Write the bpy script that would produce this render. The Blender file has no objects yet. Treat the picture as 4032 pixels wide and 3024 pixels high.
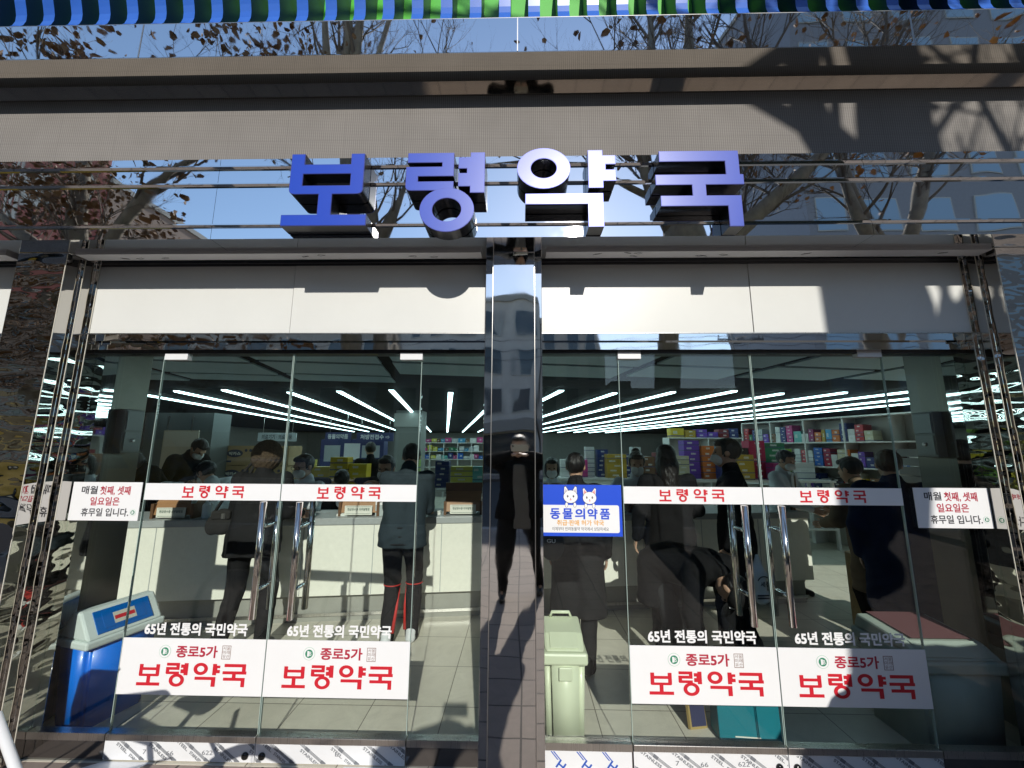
import bpy, bmesh, math, random
import numpy as np
from mathutils import Vector, Matrix
R = math.radians
SC = bpy.context.scene
COL = SC.collection
random.seed(7)
# ------------------------------------------------------------------ camera
CX, CY, FP = 2016.0, 1512.0, 1566.0
DIST, EYE = 2.2306, 1.55
_f = Vector((33, 253, FP)); _v = Vector((48, -9712, FP))
WY = _f.normalized(); WZ = (_v - WY * _v.dot(WY)).normalized(); WX = WY.cross(WZ)
if WX.x < 0: WX = -WX
cam = bpy.data.objects.new('camera', bpy.data.cameras.new('camera')); COL.objects.link(cam)
cam.data.sensor_width = 36; cam.data.lens = 36 * FP / 4032
cam.data.clip_start = 0.02; cam.data.clip_end = 600
_r = Vector((WX.x, WY.x, WZ.x)); _u = -Vector((WX.y, WY.y, WZ.y)); _b = -Vector((WX.z, WY.z, WZ.z))
cam.matrix_world = Matrix(((_r.x, _u.x, _b.x, 0), (_r.y, _u.y, _b.y, -DIST), (_r.z, _u.z, _b.z, EYE), (0, 0, 0, 1)))
SC.camera = cam
# ------------------------------------------------------------------ sky, sun, exposure
SUN_EL, SUN_AZ = 29.7, 8.2          # the sun stands behind the viewer, a little to the right
w = bpy.data.worlds.new('World'); SC.world = w; w.use_nodes = True
nt = w.node_tree; bg = nt.nodes['Background']
sk = nt.nodes.new('ShaderNodeTexSky'); sk.sky_type = 'NISHITA'; sk.sun_disc = False
sk.sun_elevation = R(SUN_EL); sk.sun_rotation = R(180 - SUN_AZ)
sk.air_density = 1.1; sk.dust_density = 0.15; sk.ozone_density = 2.2
nt.links.new(sk.outputs[0], bg.inputs[0]); bg.inputs[1].default_value = 0.15
sl = bpy.data.lights.new('sun', 'SUN'); sl.energy = 3.8; sl.angle = R(0.53); sl.color = (1, 0.955, 0.87)
so = bpy.data.objects.new('sun', sl); COL.objects.link(so)
sd = Vector((math.sin(R(SUN_AZ)) * math.cos(R(SUN_EL)), -math.cos(R(SUN_AZ)) * math.cos(R(SUN_EL)), math.sin(R(SUN_EL))))
so.rotation_euler = sd.to_track_quat('Z', 'Y').to_euler(); so.location = sd * 40
SC.view_settings.view_transform = 'Standard'; SC.view_settings.look = 'None'
SC.view_settings.exposure = 0.12; SC.view_settings.gamma = 1
SC.cycles.use_denoising = True
SC.cycles.max_bounces = 10; SC.cycles.glossy_bounces = 6; SC.cycles.transparent_max_bounces = 24
SC.cycles.sample_clamp_indirect = 6; SC.cycles.caustics_reflective = False; SC.cycles.caustics_refractive = False

def at(x, y, Y):                    # picture position (of a 2212 wide copy) -> point on the plane at depth Y
    k = 4032 / 2212
    d = Vector((x * k - CX, y * k - CY, FP)); d = Vector((WX.dot(d), WY.dot(d), WZ.dot(d)))
    t = (Y + DIST) / d.y
    return Vector((d.x * t, Y, EYE + d.z * t))
# ------------------------------------------------------------------ materials
MATS = {}
def mat(name, col, rough=0.5, metal=0.0, var=0.0, vscale=6.0, bump=0.0, bscale=40.0, spec=0.5, coat=0.0, emit=None, estr=1.0, stretch=(1, 1, 1), coords='Object'):
    if name in MATS: return MATS[name]
    m = bpy.data.materials.new(name); m.use_nodes = True; MATS[name] = m
    t = m.node_tree; p = t.nodes['Principled BSDF']; L = t.links.new
    p.inputs['Base Color'].default_value = (*col, 1); p.inputs['Roughness'].default_value = rough
    p.inputs['Metallic'].default_value = metal; p.inputs['Specular IOR Level'].default_value = spec
    p.inputs['Coat Weight'].default_value = coat; p.inputs['Coat Roughness'].default_value = 0.08
    if emit: p.inputs['Emission Color'].default_value = (*emit, 1); p.inputs['Emission Strength'].default_value = estr
    if var or bump:
        tc = t.nodes.new('ShaderNodeTexCoord'); mp = t.nodes.new('ShaderNodeMapping'); mp.inputs['Scale'].default_value = stretch
        L(tc.outputs[coords], mp.inputs[0])
    if var:
        n = t.nodes.new('ShaderNodeTexNoise'); n.inputs['Scale'].default_value = vscale; n.inputs['Detail'].default_value = 8; n.inputs['Roughness'].default_value = 0.65
        L(mp.outputs[0], n.inputs['Vector'])
        cr = t.nodes.new('ShaderNodeMapRange'); cr.inputs[1].default_value = 0.25; cr.inputs[2].default_value = 0.75
        cr.inputs[3].default_value = 1 - var; cr.inputs[4].default_value = 1 + var
        L(n.outputs[0], cr.inputs[0])
        mx = t.nodes.new('ShaderNodeVectorMath'); mx.operation = 'SCALE'; mx.inputs[0].default_value = col
        L(cr.outputs[0], mx.inputs['Scale']); L(mx.outputs[0], p.inputs['Base Color'])
        rr = t.nodes.new('ShaderNodeMapRange'); rr.inputs[3].default_value = max(0.02, rough - 0.12 * min(1, var * 3)); rr.inputs[4].default_value = min(1, rough + 0.12 * min(1, var * 3))
        L(n.outputs[0], rr.inputs[0]); L(rr.outputs[0], p.inputs['Roughness'])
    if bump:
        n2 = t.nodes.new('ShaderNodeTexNoise'); n2.inputs['Scale'].default_value = bscale; n2.inputs['Detail'].default_value = 5
        L(mp.outputs[0], n2.inputs['Vector'])
        b = t.nodes.new('ShaderNodeBump'); b.inputs['Strength'].default_value = bump; b.inputs['Distance'].default_value = 0.02
        L(n2.outputs[0], b.inputs['Height']); L(b.outputs[0], p.inputs['Normal'])
    return m

def mirror_mat(name, col=(0.74, 0.75, 0.76), rough=0.015, wave=0.05, wscale=1.3, stretch=(1, 1, 1), scuff=0.05):
    m = mat(name, col, rough, 1.0)
    t = m.node_tree; p = t.nodes['Principled BSDF']; L = t.links.new
    tc = t.nodes.new('ShaderNodeTexCoord'); mp = t.nodes.new('ShaderNodeMapping'); mp.inputs['Scale'].default_value = stretch
    L(tc.outputs['Object'], mp.inputs[0])
    n = t.nodes.new('ShaderNodeTexNoise'); n.inputs['Scale'].default_value = wscale; n.inputs['Detail'].default_value = 1.5
    L(mp.outputs[0], n.inputs['Vector'])
    b = t.nodes.new('ShaderNodeBump'); b.inputs['Strength'].default_value = wave; b.inputs['Distance'].default_value = 0.05
    L(n.outputs[0], b.inputs['Height']); L(b.outputs[0], p.inputs['Normal'])
    n2 = t.nodes.new('ShaderNodeTexNoise'); n2.inputs['Scale'].default_value = 9; n2.inputs['Detail'].default_value = 10
    L(tc.outputs['Object'], n2.inputs['Vector'])
    r = t.nodes.new('ShaderNodeMapRange'); r.inputs[1].default_value = 0.45; r.inputs[2].default_value = 0.9; r.inputs[3].default_value = rough; r.inputs[4].default_value = rough + scuff
    L(n2.outputs[0], r.inputs[0]); L(r.outputs[0], p.inputs['Roughness'])
    return m

def glass_mat(name, tint=(0.955, 0.98, 0.97), r0=0.038):
    m = bpy.data.materials.new(name); m.use_nodes = True; t = m.node_tree; t.nodes.clear(); L = t.links.new
    out = t.nodes.new('ShaderNodeOutputMaterial'); mix = t.nodes.new('ShaderNodeMixShader')
    tr = t.nodes.new('ShaderNodeBsdfTransparent'); tr.inputs[0].default_value = (*tint, 1)
    gl = t.nodes.new('ShaderNodeBsdfGlossy'); gl.inputs['Roughness'].default_value = 0.0
    ge = t.nodes.new('ShaderNodeNewGeometry'); d = t.nodes.new('ShaderNodeVectorMath'); d.operation = 'DOT_PRODUCT'
    L(ge.outputs['Incoming'], d.inputs[0]); L(ge.outputs['Normal'], d.inputs[1])
    def mth(op, a, b=None):
        n = t.nodes.new('ShaderNodeMath'); n.operation = op
        for i, v in enumerate((a, b)):
            if v is None: continue
            if isinstance(v, (int, float)): n.inputs[i].default_value = v
            else: L(v, n.inputs[i])
        return n.outputs[0]
    c = mth('SUBTRACT', 1.0, mth('ABSOLUTE', d.outputs['Value']))
    fr = mth('ADD', r0, mth('MULTIPLY', 1 - r0, mth('POWER', c, 5.0)))
    L(fr, mix.inputs[0]); L(tr.outputs[0], mix.inputs[1]); L(gl.outputs[0], mix.inputs[2]); L(mix.outputs[0], out.inputs[0])
    return m
# ------------------------------------------------------------------ mesh helpers
def box(bm, x0, x1, y0, y1, z0, z1, mi=0, M=None):
    vs = [bm.verts.new(v) for v in ((x0, y0, z0), (x1, y0, z0), (x1, y1, z0), (x0, y1, z0), (x0, y0, z1), (x1, y0, z1), (x1, y1, z1), (x0, y1, z1))]
    if M is not None:
        for v in vs: v.co = M @ v.co
    for f in ((3, 2, 1, 0), (4, 5, 6, 7), (0, 1, 5, 4), (1, 2, 6, 5), (2, 3, 7, 6), (3, 0, 4, 7)):
        fc = bm.faces.new([vs[i] for i in f]); fc.material_index = mi
def prism(bm, pts, a0, a1, axis='y', mi=0, M=None):    # outline in the two other axes, swept along axis
    def mk(p, a): return {'y': (p[0], a, p[1]), 'x': (a, p[0], p[1]), 'z': (p[0], p[1], a)}[axis]
    A = [bm.verts.new(mk(p, a0)) for p in pts]; B = [bm.verts.new(mk(p, a1)) for p in pts]
    if M is not None:
        for v in A + B: v.co = M @ v.co
    n = len(pts)
    fs = [bm.faces.new(A), bm.faces.new(B[::-1])]
    for i in range(n): fs.append(bm.faces.new((A[i], B[i], B[(i + 1) % n], A[(i + 1) % n])))
    for f in fs: f.material_index = mi
def tube(bm, pts, rad, n=8, mi=0, caps=True):
    pts = [Vector(p) for p in pts]; rings = []
    for i, p in enumerate(pts):
        t = (pts[min(i + 1, len(pts) - 1)] - pts[max(i - 1, 0)])
        if t.length < 1e-9: t = Vector((0, 0, 1))
        t.normalize(); a = t.orthogonal().normalized()
        if rings: a = (pa - t * pa.dot(t)).normalized()
        pa = a; b = t.cross(a); r = rad[i] if isinstance(rad, (list, tuple)) else rad
        rings.append([bm.verts.new(p + (a * math.cos(2 * math.pi * k / n) + b * math.sin(2 * math.pi * k / n)) * r) for k in range(n)])
    for A, B in zip(rings, rings[1:]):
        for k in range(n):
            f = bm.faces.new((A[k], A[(k + 1) % n], B[(k + 1) % n], B[k])); f.material_index = mi; f.smooth = True
    if caps and n > 2:
        f = bm.faces.new(rings[0][::-1]); f.material_index = mi; f = bm.faces.new(rings[-1]); f.material_index = mi
def lathe(bm, c, prof, n=20, mi=0, M=None):
    rings = []
    for r, z in prof:
        rings.append([bm.verts.new((c[0] + r * math.cos(2 * math.pi * k / n), c[1] + r * math.sin(2 * math.pi * k / n), c[2] + z)) for k in range(n)])
    if M is not None:
        for rr in rings:
            for v in rr: v.co = M @ v.co
    for A, B in zip(rings, rings[1:]):
        for k in range(n):
            f = bm.faces.new((A[k], A[(k + 1) % n], B[(k + 1) % n], B[k])); f.material_index = mi; f.smooth = True
    f = bm.faces.new(rings[0][::-1]); f.material_index = mi; f = bm.faces.new(rings[-1]); f.material_index = mi
def obj(name, bm, ms, parent=None, loc=None, bevel=0, recalc=True):
    if recalc: bmesh.ops.recalc_face_normals(bm, faces=bm.faces)
    me = bpy.data.meshes.new(name); bm.to_mesh(me); bm.free()
    for m in (ms if isinstance(ms, (list, tuple)) else [ms]): me.materials.append(m)
    o = bpy.data.objects.new(name, me); COL.objects.link(o)
    if parent is not None: o.parent = parent
    if loc is not None: o.location = loc
    if bevel:
        b = o.modifiers.new('bevel', 'BEVEL'); b.width = bevel; b.segments = 2; b.limit_method = 'ANGLE'
    return o
def quick(name, ms, parent, *boxes, bevel=0):
    bm = bmesh.new()
    for b in boxes: box(bm, *b)
    return obj(name, bm, ms, parent, bevel=bevel)
def thing(name, label, cat, loc=(0, 0, 0), rz=0, group=None):
    o = bpy.data.objects.new(name, None); COL.objects.link(o); o.location = loc; o.rotation_euler = (0, 0, rz); o.empty_display_size = 0.1
    return tag(o, label, cat, group)
def tag(o, label, cat, group=None):
    o['label'] = label; o['category'] = cat
    if group: o['group'] = group
    return o
def struct(o): o['kind'] = 'structure'; return o
def NB(): return bmesh.new()

_tc = {}
def text_geo(body, bold=0.0):
    if (body, bold) in _tc: return _tc[(body, bold)]
    c = bpy.data.curves.new('t', 'FONT'); c.body = body; c.resolution_u = 3; c.offset = bold
    o = bpy.data.objects.new('t', c); COL.objects.link(o)
    me = o.evaluated_get(bpy.context.evaluated_depsgraph_get()).to_mesh()
    v = np.array([(a.co.x, a.co.y) for a in me.vertices]); f = [tuple(p.vertices) for p in me.polygons]
    bpy.data.objects.remove(o); bpy.data.curves.remove(c)
    _tc[(body, bold)] = (v, f); return v, f
def text(bm, body, x0, x1, z0, z1, Y, mi=0, bold=0.02, fit=True, M=None):
    if bold > 0.02:                  # heavy lettering: shifted layers a hair apart
        k = (bold - 0.012) * (z1 - z0) * 0.8
        for i, (a, b) in enumerate(((-k, -k), (k, -k), (-k, k), (k, k))): text(bm, body, x0 + a, x1 + a, z0 + b, z1 + b, Y - 0.00006 * i, mi, 0.012, fit, M)
        return
    v, f = text_geo(body, bold)
    lo, hi = v.min(0), v.max(0)
    sx = (x1 - x0) / (hi[0] - lo[0]); sz = (z1 - z0) / (hi[1] - lo[1])
    if not fit: sx = sz = min(sx, sz)
    vs = []
    for p in v:
        co = Vector((x0 + (p[0] - lo[0]) * sx, Y, z0 + (p[1] - lo[1]) * sz))
        vs.append(bm.verts.new(M @ co if M is not None else co))
    for q in f:
        try: fc = bm.faces.new([vs[i] for i in q]); fc.material_index = mi
        except ValueError: pass
# ------------------------------------------------------------------ smooth solids (union of tapered capsules and ellipsoids -> one skin)
class Solid:
    def __init__(s, h, k=0.02): s.h, s.k, s.P, s.cuts, s.noise = h, k, [], [], None
    def cap(s, a, b, r0, r1=None, k=None):
        s.P.append(('c', np.array(a, float), np.array(b, float), r0, r0 if r1 is None else r1, k)); return s
    def ell(s, c, r, Rm=None, k=None):
        s.P.append(('e', np.array(c, float), np.array(r, float), np.eye(3) if Rm is None else np.array(Rm), None, k)); return s
    def cut(s, fn): s.cuts.append(fn); return s
    def mesh(s):
        lo, hi = [], []
        for p in s.P:
            if p[0] == 'c': rr = max(p[3], p[4]); lo += [np.minimum(p[1], p[2]) - rr]; hi += [np.maximum(p[1], p[2]) + rr]
            else: lo += [p[1] - p[2].max()]; hi += [p[1] + p[2].max()]
        h = s.h; lo = np.min(lo, 0) - 3 * h; hi = np.max(hi, 0) + 3 * h
        n = np.ceil((hi - lo) / h).astype(int) + 1
        F = np.full(n, 0.2, np.float32)
        ax = [lo[i] + h * np.arange(n[i]) for i in range(3)]
        for p in s.P:
            kk = s.k if p[5] is None else p[5]; pad = max(0.03, kk * 1.5) + 2 * h
            if p[0] == 'c': rr = max(p[3], p[4]); l = np.minimum(p[1], p[2]) - rr - pad; u = np.maximum(p[1], p[2]) + rr + pad
            else: l = p[1] - p[2].max() - pad; u = p[1] + p[2].max() + pad
            i0 = np.clip(((l - lo) / h).astype(int), 0, n); i1 = np.clip(((u - lo) / h).astype(int) + 1, 0, n)
            X, Y, Z = np.meshgrid(*[ax[i][i0[i]:i1[i]] for i in range(3)], indexing='ij')
            Q = np.stack([X, Y, Z], -1)
            if p[0] == 'c':
                a, b = p[1], p[2]; ab = b - a; t = np.clip(((Q - a) @ ab) / max(ab @ ab, 1e-9), 0, 1)
                d = np.linalg.norm(Q - a - t[..., None] * ab, axis=-1) - (p[3] + (p[4] - p[3]) * t)
            else:
                q = (Q - p[1]) @ p[3]; k0 = np.linalg.norm(q / p[2], axis=-1); k1 = np.linalg.norm(q / p[2] ** 2, axis=-1)
                d = k0 * (k0 - 1) / np.maximum(k1, 1e-6)
            sl_ = tuple(slice(i0[i], i1[i]) for i in range(3)); G = F[sl_]
            hh = np.clip(0.5 + 0.5 * (G - d) / kk, 0, 1)
            F[sl_] = d * hh + G * (1 - hh) - kk * hh * (1 - hh)
        X, Y, Z = np.meshgrid(*ax, indexing='ij')
        if s.noise: F = F + s.noise(X, Y, Z)
        for c in s.cuts: F = np.maximum(F, c(X, Y, Z))
        F[0] = F[-1] = 1; F[:, 0] = F[:, -1] = 1; F[:, :, 0] = F[:, :, -1] = 1
        I = F < 0
        A = [slice(0, -1), slice(1, None)]
        cnt = np.zeros(n - 1, np.float32); acc = np.zeros((*(n - 1), 3), np.float32)
        offs = [(a, b, c) for a in (0, 1) for b in (0, 1) for c in (0, 1)]
        for o0 in offs:
            for d in range(3):
                if o0[d]: continue
                o1 = list(o0); o1[d] = 1
                f0 = F[A[o0[0]], A[o0[1]], A[o0[2]]]; f1 = F[A[o1[0]], A[o1[1]], A[o1[2]]]
                m = (f0 < 0) != (f1 < 0)
                t = np.where(m, f0 / np.where(m, f0 - f1, 1), 0)
                cnt += m
                for e in range(3): acc[..., e] += np.where(m, o0[e] + (t if e == d else 0), 0)
        act = cnt > 0
        idx = np.full(n - 1, -1, int); idx[act] = np.arange(act.sum())
        cell = np.argwhere(act)
        V = lo + h * (cell + acc[act] / cnt[act][:, None])
        Qs = []
        for d in range(3):
            e1, e2 = (d + 1) % 3, (d + 2) % 3
            s0 = [slice(None)] * 3; s1 = [slice(None)] * 3; s0[d] = slice(0, -1); s1[d] = slice(1, None)
            ed = I[tuple(s0)] != I[tuple(s1)]
            g = np.argwhere(ed); g = g[(g[:, e1] > 0) & (g[:, e2] > 0) & (g[:, e1] < n[e1] - 1) & (g[:, e2] < n[e2] - 1)]
            fl = I[tuple(s0)][tuple(g.T)]
            def ix(a, b):
                q = g.copy(); q[:, e1] -= a; q[:, e2] -= b; return idx[tuple(q.T)]
            q = np.stack([ix(1, 1), ix(0, 1), ix(0, 0), ix(1, 0)], 1)
            q[~fl] = q[~fl][:, ::-1]; Qs.append(q)
        Q = np.concatenate(Qs); Q = Q[(Q >= 0).all(1)]
        return V, Q
    def build(s, name, m, parent):
        V, Q = s.mesh()
        me = bpy.data.meshes.new(name)
        me.vertices.add(len(V)); me.vertices.foreach_set('co', V.astype(np.float32).ravel())
        me.loops.add(Q.size); me.loops.foreach_set('vertex_index', Q.astype(np.int32).ravel())
        me.polygons.add(len(Q)); me.polygons.foreach_set('loop_start', np.arange(0, Q.size, 4, dtype=np.int32))
        me.polygons.foreach_set('use_smooth', np.ones(len(Q), bool)); me.update(calc_edges=True); me.validate()
        me.materials.append(m)
        o = bpy.data.objects.new(name, me); COL.objects.link(o); o.parent = parent
        return o
# ------------------------------------------------------------------ shared materials
M_MIR = mirror_mat('polished_steel', (0.88, 0.89, 0.90), 0.012, 0.15, 1.3, (1, 1, 0.5), 0.03)
M_COL = mirror_mat('column_steel', (0.80, 0.79, 0.78), 0.02, 0.10, 2.2, (1.6, 1, 0.6), 0.06)
M_PIL = mirror_mat('dark_pillar_steel', (0.56, 0.54, 0.51), 0.02, 0.34, 3.2, (0.9, 0.9, 2.4), 0.03)
M_SOF = mirror_mat('soffit_steel', (0.62, 0.58, 0.53), 0.03, 0.03, 1.2, (1, 1, 1), 0.05)
M_DKS = mirror_mat('dark_steel', (0.30, 0.30, 0.30), 0.10, 0.03, 4, (1, 1, 1), 0.1)
M_BRS = mat('brushed_steel', (0.62, 0.60, 0.57), 0.28, 1.0, var=0.08, vscale=8, bump=0.03, bscale=60, stretch=(30, 30, 0.4))
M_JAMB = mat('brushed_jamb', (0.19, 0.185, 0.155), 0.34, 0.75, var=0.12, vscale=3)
M_GLASS = glass_mat('door_glass')
M_BLK = mat('black_trim', (0.02, 0.02, 0.022), 0.35)
M_WHT = mat('white_board', (0.80, 0.80, 0.81), 0.38, var=0.02, vscale=4)
M_PAN = mat('white_panel', (0.68, 0.685, 0.66), 0.34, var=0.035, vscale=2.2, bump=0.015, bscale=3)
M_RED = mat('red_vinyl', (0.58, 0.015, 0.03), 0.42)
M_CRIM = mat('crimson_vinyl', (0.42, 0.02, 0.05), 0.42)
M_INK = mat('black_ink', (0.035, 0.035, 0.045), 0.5)
M_FILM = mat('protective_film', (0.74, 0.75, 0.77), 0.42, var=0.03, vscale=5, bump=0.05, bscale=14)
M_FINK = mat('film_print', (0.17, 0.18, 0.2), 0.6)
M_BLUEINK = mat('blue_print', (0.02, 0.09, 0.45), 0.5)
M_GREEN = mat('green_emblem', (0.02, 0.22, 0.12), 0.45)
M_PGREEN = mat('pale_green_emblem', (0.42, 0.58, 0.48), 0.45)

def led_material():
    m = mat('display_mesh', (0.2, 0.185, 0.165), 0.85, spec=0.08)
    t = m.node_tree; p = t.nodes['Principled BSDF']; L = t.links.new
    tc = t.nodes.new('ShaderNodeTexCoord')
    def node(ty, **kw):
        n = t.nodes.new(ty)
        for k, v in kw.items(): setattr(n, k, v)
        return n
    wx = node('ShaderNodeTexWave', wave_type='BANDS', bands_direction='X'); wx.inputs['Scale'].default_value = 28; wx.inputs['Distortion'].default_value = 0.6
    wz = node('ShaderNodeTexWave', wave_type='BANDS', bands_direction='Z'); wz.inputs['Scale'].default_value = 34; wz.inputs['Distortion'].default_value = 0.6
    br = node('ShaderNodeTexBrick'); br.inputs['Scale'].default_value = 1; br.inputs['Mortar Size'].default_value = 0.0012
    br.inputs['Brick Width'].default_value = 0.32; br.inputs['Row Height'].default_value = 0.16; br.offset = 0
    mp = node('ShaderNodeMapping'); mp.inputs['Rotation'].default_value = (R(90), 0, 0)
    n = node('ShaderNodeTexNoise'); n.inputs['Scale'].default_value = 5; n.inputs['Detail'].default_value = 8
    for x in (wx, wz, n): L(tc.outputs['Object'], x.inputs['Vector'])
    L(tc.outputs['Object'], mp.inputs[0]); L(mp.outputs[0], br.inputs['Vector'])
    def mr(s, a, b):
        r = node('ShaderNodeMapRange'); r.inputs[3].default_value = a; r.inputs[4].default_value = b; L(s, r.inputs[0]); return r.outputs[0]
    def mul(a, b):
        r = node('ShaderNodeMath', operation='MULTIPLY'); L(a, r.inputs[0]); L(b, r.inputs[1]); return r.outputs[0]
    v = mul(mul(mr(wx.outputs['Fac'], 0.8, 1.16), mr(wz.outputs['Fac'], 0.9, 1.1)), mul(mr(n.outputs[0], 0.85, 1.15), mr(br.outputs['Fac'], 1.0, 0.84)))
    s = node('ShaderNodeVectorMath', operation='SCALE'); s.inputs[0].default_value = (0.222, 0.208, 0.197)
    L(v, s.inputs['Scale']); L(s.outputs[0], p.inputs['Base Color'])
    return m
M_LED = led_material()

def tile_mat(name, c1, c2, mortar, bw, bh, ms, rough, offset=0.0, var=0.12, nscale=6, bump=0.25, spec=0.5, rot=0.0):
    m = mat(name, c1, rough, spec=spec)
    t = m.node_tree; p = t.nodes['Principled BSDF']; L = t.links.new
    tc = t.nodes.new('ShaderNodeTexCoord'); mp = t.nodes.new('ShaderNodeMapping'); mp.inputs['Rotation'].default_value = (0, 0, rot)
    L(tc.outputs['Object'], mp.inputs[0])
    b = t.nodes.new('ShaderNodeTexBrick'); b.offset = offset; b.inputs['Scale'].default_value = 1
    b.inputs['Brick Width'].default_value = bw; b.inputs['Row Height'].default_value = bh; b.inputs['Mortar Size'].default_value = ms
    b.inputs['Color1'].default_value = (*c1, 1); b.inputs['Color2'].default_value = (*c2, 1); b.inputs['Mortar'].default_value = (*mortar, 1)
    L(mp.outputs[0], b.inputs['Vector'])
    n = t.nodes.new('ShaderNodeTexNoise'); n.inputs['Scale'].default_value = nscale; n.inputs['Detail'].default_value = 9; n.inputs['Roughness'].default_value = 0.7; n.inputs['Distortion'].default_value = 1.2
    L(tc.outputs['Object'], n.inputs['Vector'])
    r = t.nodes.new('ShaderNodeMapRange'); r.inputs[1].default_value = 0.3; r.inputs[2].default_value = 0.7; r.inputs[3].default_value = 1 - var; r.inputs[4].default_value = 1 + var; L(n.outputs[0], r.inputs[0])
    s = t.nodes.new('ShaderNodeVectorMath'); s.operation = 'SCALE'; L(b.outputs['Color'], s.inputs[0]); L(r.outputs[0], s.inputs['Scale']); L(s.outputs[0], p.inputs['Base Color'])
    inv = t.nodes.new('ShaderNodeMath'); inv.operation = 'SUBTRACT'; inv.inputs[0].default_value = 1; L(b.outputs['Fac'], inv.inputs[1])
    bp = t.nodes.new('ShaderNodeBump'); bp.inputs['Strength'].default_value = bump; bp.inputs['Distance'].default_value = 0.004
    L(inv.outputs[0], bp.inputs['Height']); L(bp.outputs[0], p.inputs['Normal'])
    return m

# ------------------------------------------------------------------ ground
struct(quick('road', mat('asphalt', (0.05, 0.05, 0.052), 0.85, var=0.2, vscale=8, bump=0.2, bscale=200), None, (-300, 300, -300, -6.2, -0.4, -0.14)))
struct(quick('pavement', tile_mat('paving', (0.30, 0.245, 0.21), (0.245, 0.20, 0.175), (0.06, 0.05, 0.045), 0.42, 0.28, 0.006, 0.8, 0.5, 0.16, 14), None, (-300, 300, -6.0, -0.03, -0.3, 0.0)))
struct(quick('kerb', mat('granite_kerb', (0.36, 0.35, 0.34), 0.75, var=0.15, vscale=60), None, (-300, 300, -6.2, -6.0, -0.3, 0.004)))
struct(quick('far_pavement', tile_mat('paving', (0.30, 0.245, 0.21), (0.245, 0.20, 0.175), (0.06, 0.05, 0.045), 0.42, 0.28, 0.006, 0.8), None, (-300, 300, -22, -18.2, -0.139, 0.0)))
struct(quick('shop_floor', tile_mat('floor_tile', (0.66, 0.625, 0.53), (0.62, 0.585, 0.49), (0.2, 0.18, 0.15), 0.45, 0.45, 0.003, 0.34, 0.0, 0.10, 5, 0.3), None, (-12, 12, -0.03, 20, -0.3, 0.002)))
# ------------------------------------------------------------------ the pharmacy building
BLD = thing('pharmacy_building', 'pharmacy shopfront of polished steel, white panels and glass doors under a dark mesh display', 'building')
XL, XR = -7.0, 7.0
# fascia with mirror underside, its joints, the strip of mirror below it
bm = NB(); box(bm, XL, XR, -0.53, -0.325, 3.513, 3.712); obj('fascia', bm, M_MIR, BLD)
for x in (-1.96, -0.02, 1.93): quick('fascia_joint', M_BRS, BLD, (x, x + 0.005, -0.532, -0.5303, 3.513, 3.712))
quick('mirror_trim', M_SOF, BLD, (XL, XR, -0.335, -0.06, 3.466, 3.5128))
bm = NB(); box(bm, XL, XR, -0.53, -0.335, 3.508, 3.5128); obj('soffit', bm, M_SOF, BLD)
quick('display_screen', M_LED, BLD, (XL, XR, -0.325, -0.06, 3.0835, 3.466))
quick('upper_wall', mat('upper_wall', (0.25, 0.25, 0.26), 0.7, var=0.1), BLD, (XL - 5, XR + 5, -0.058, 0.12, 2.62, 9.0), (XL - 5, XR + 5, -0.30, -0.06, 4.5, 9.0))
# mirror band behind the letters: three panels with real joints
bm = NB()
xs = [XL, -3.1, -1.62, 1.78, XR]
for a, b in zip(xs, xs[1:]): box(bm, a + 0.001, b - 0.001, -0.335, -0.06, 2.62, 3.083)
obj('mirror_band', bm, M_MIR, BLD)
for z in (3.028, 2.926, 2.692):
    bm = NB(); prism(bm, [(-0.335, z + 0.006), (-0.352, z + 0.004), (-0.352, z - 0.003), (-0.335, z - 0.006)], XL, XR, 'x'); obj('mounting_rail', bm, M_COL, BLD)
# canopy fins above the fascia
M_FIN = mat('blue_fin', (0.03, 0.13, 0.55), 0.3, coat=0.5, var=0.06)
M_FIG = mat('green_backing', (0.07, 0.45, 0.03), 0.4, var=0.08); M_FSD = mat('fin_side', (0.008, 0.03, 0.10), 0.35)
bm = NB(); box(bm, XL, XR, -0.30, -0.06, 3.7125, 4.5); obj('canopy_backing', bm, M_FIG, BLD)
quick('canopy_base', M_BRS, BLD, (XL, XR, -0.53, -0.302, 3.7122, 3.716))
def finshape(z):
    t = (z - 3.716) / 0.5; return -0.53 + 0.16 * t + 0.045 * math.sin(t * 2 * math.pi * 1.1)
zs = [3.716 + 0.5 * i / 14 for i in range(15)]
bm = NB()
front = [(finshape(z), z) for z in zs]
prism(bm, front + [(-0.302, zs[-1]), (-0.302, zs[0])], 0.0, 0.062, 'x', 0)
for f in bm.faces:
    if abs(f.normal.x) > 0.9 or (f.calc_center_median().y > -0.35): f.material_index = 1
bmesh.ops.recalc_face_normals(bm, faces=bm.faces)
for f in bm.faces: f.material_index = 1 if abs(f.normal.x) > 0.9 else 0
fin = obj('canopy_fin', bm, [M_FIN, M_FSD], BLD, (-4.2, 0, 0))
for i in range(1, 54):
    c = fin.copy(); COL.objects.link(c); c.parent = BLD; c.location = (-4.2 + 0.157 * i, 0, 0)
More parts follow.
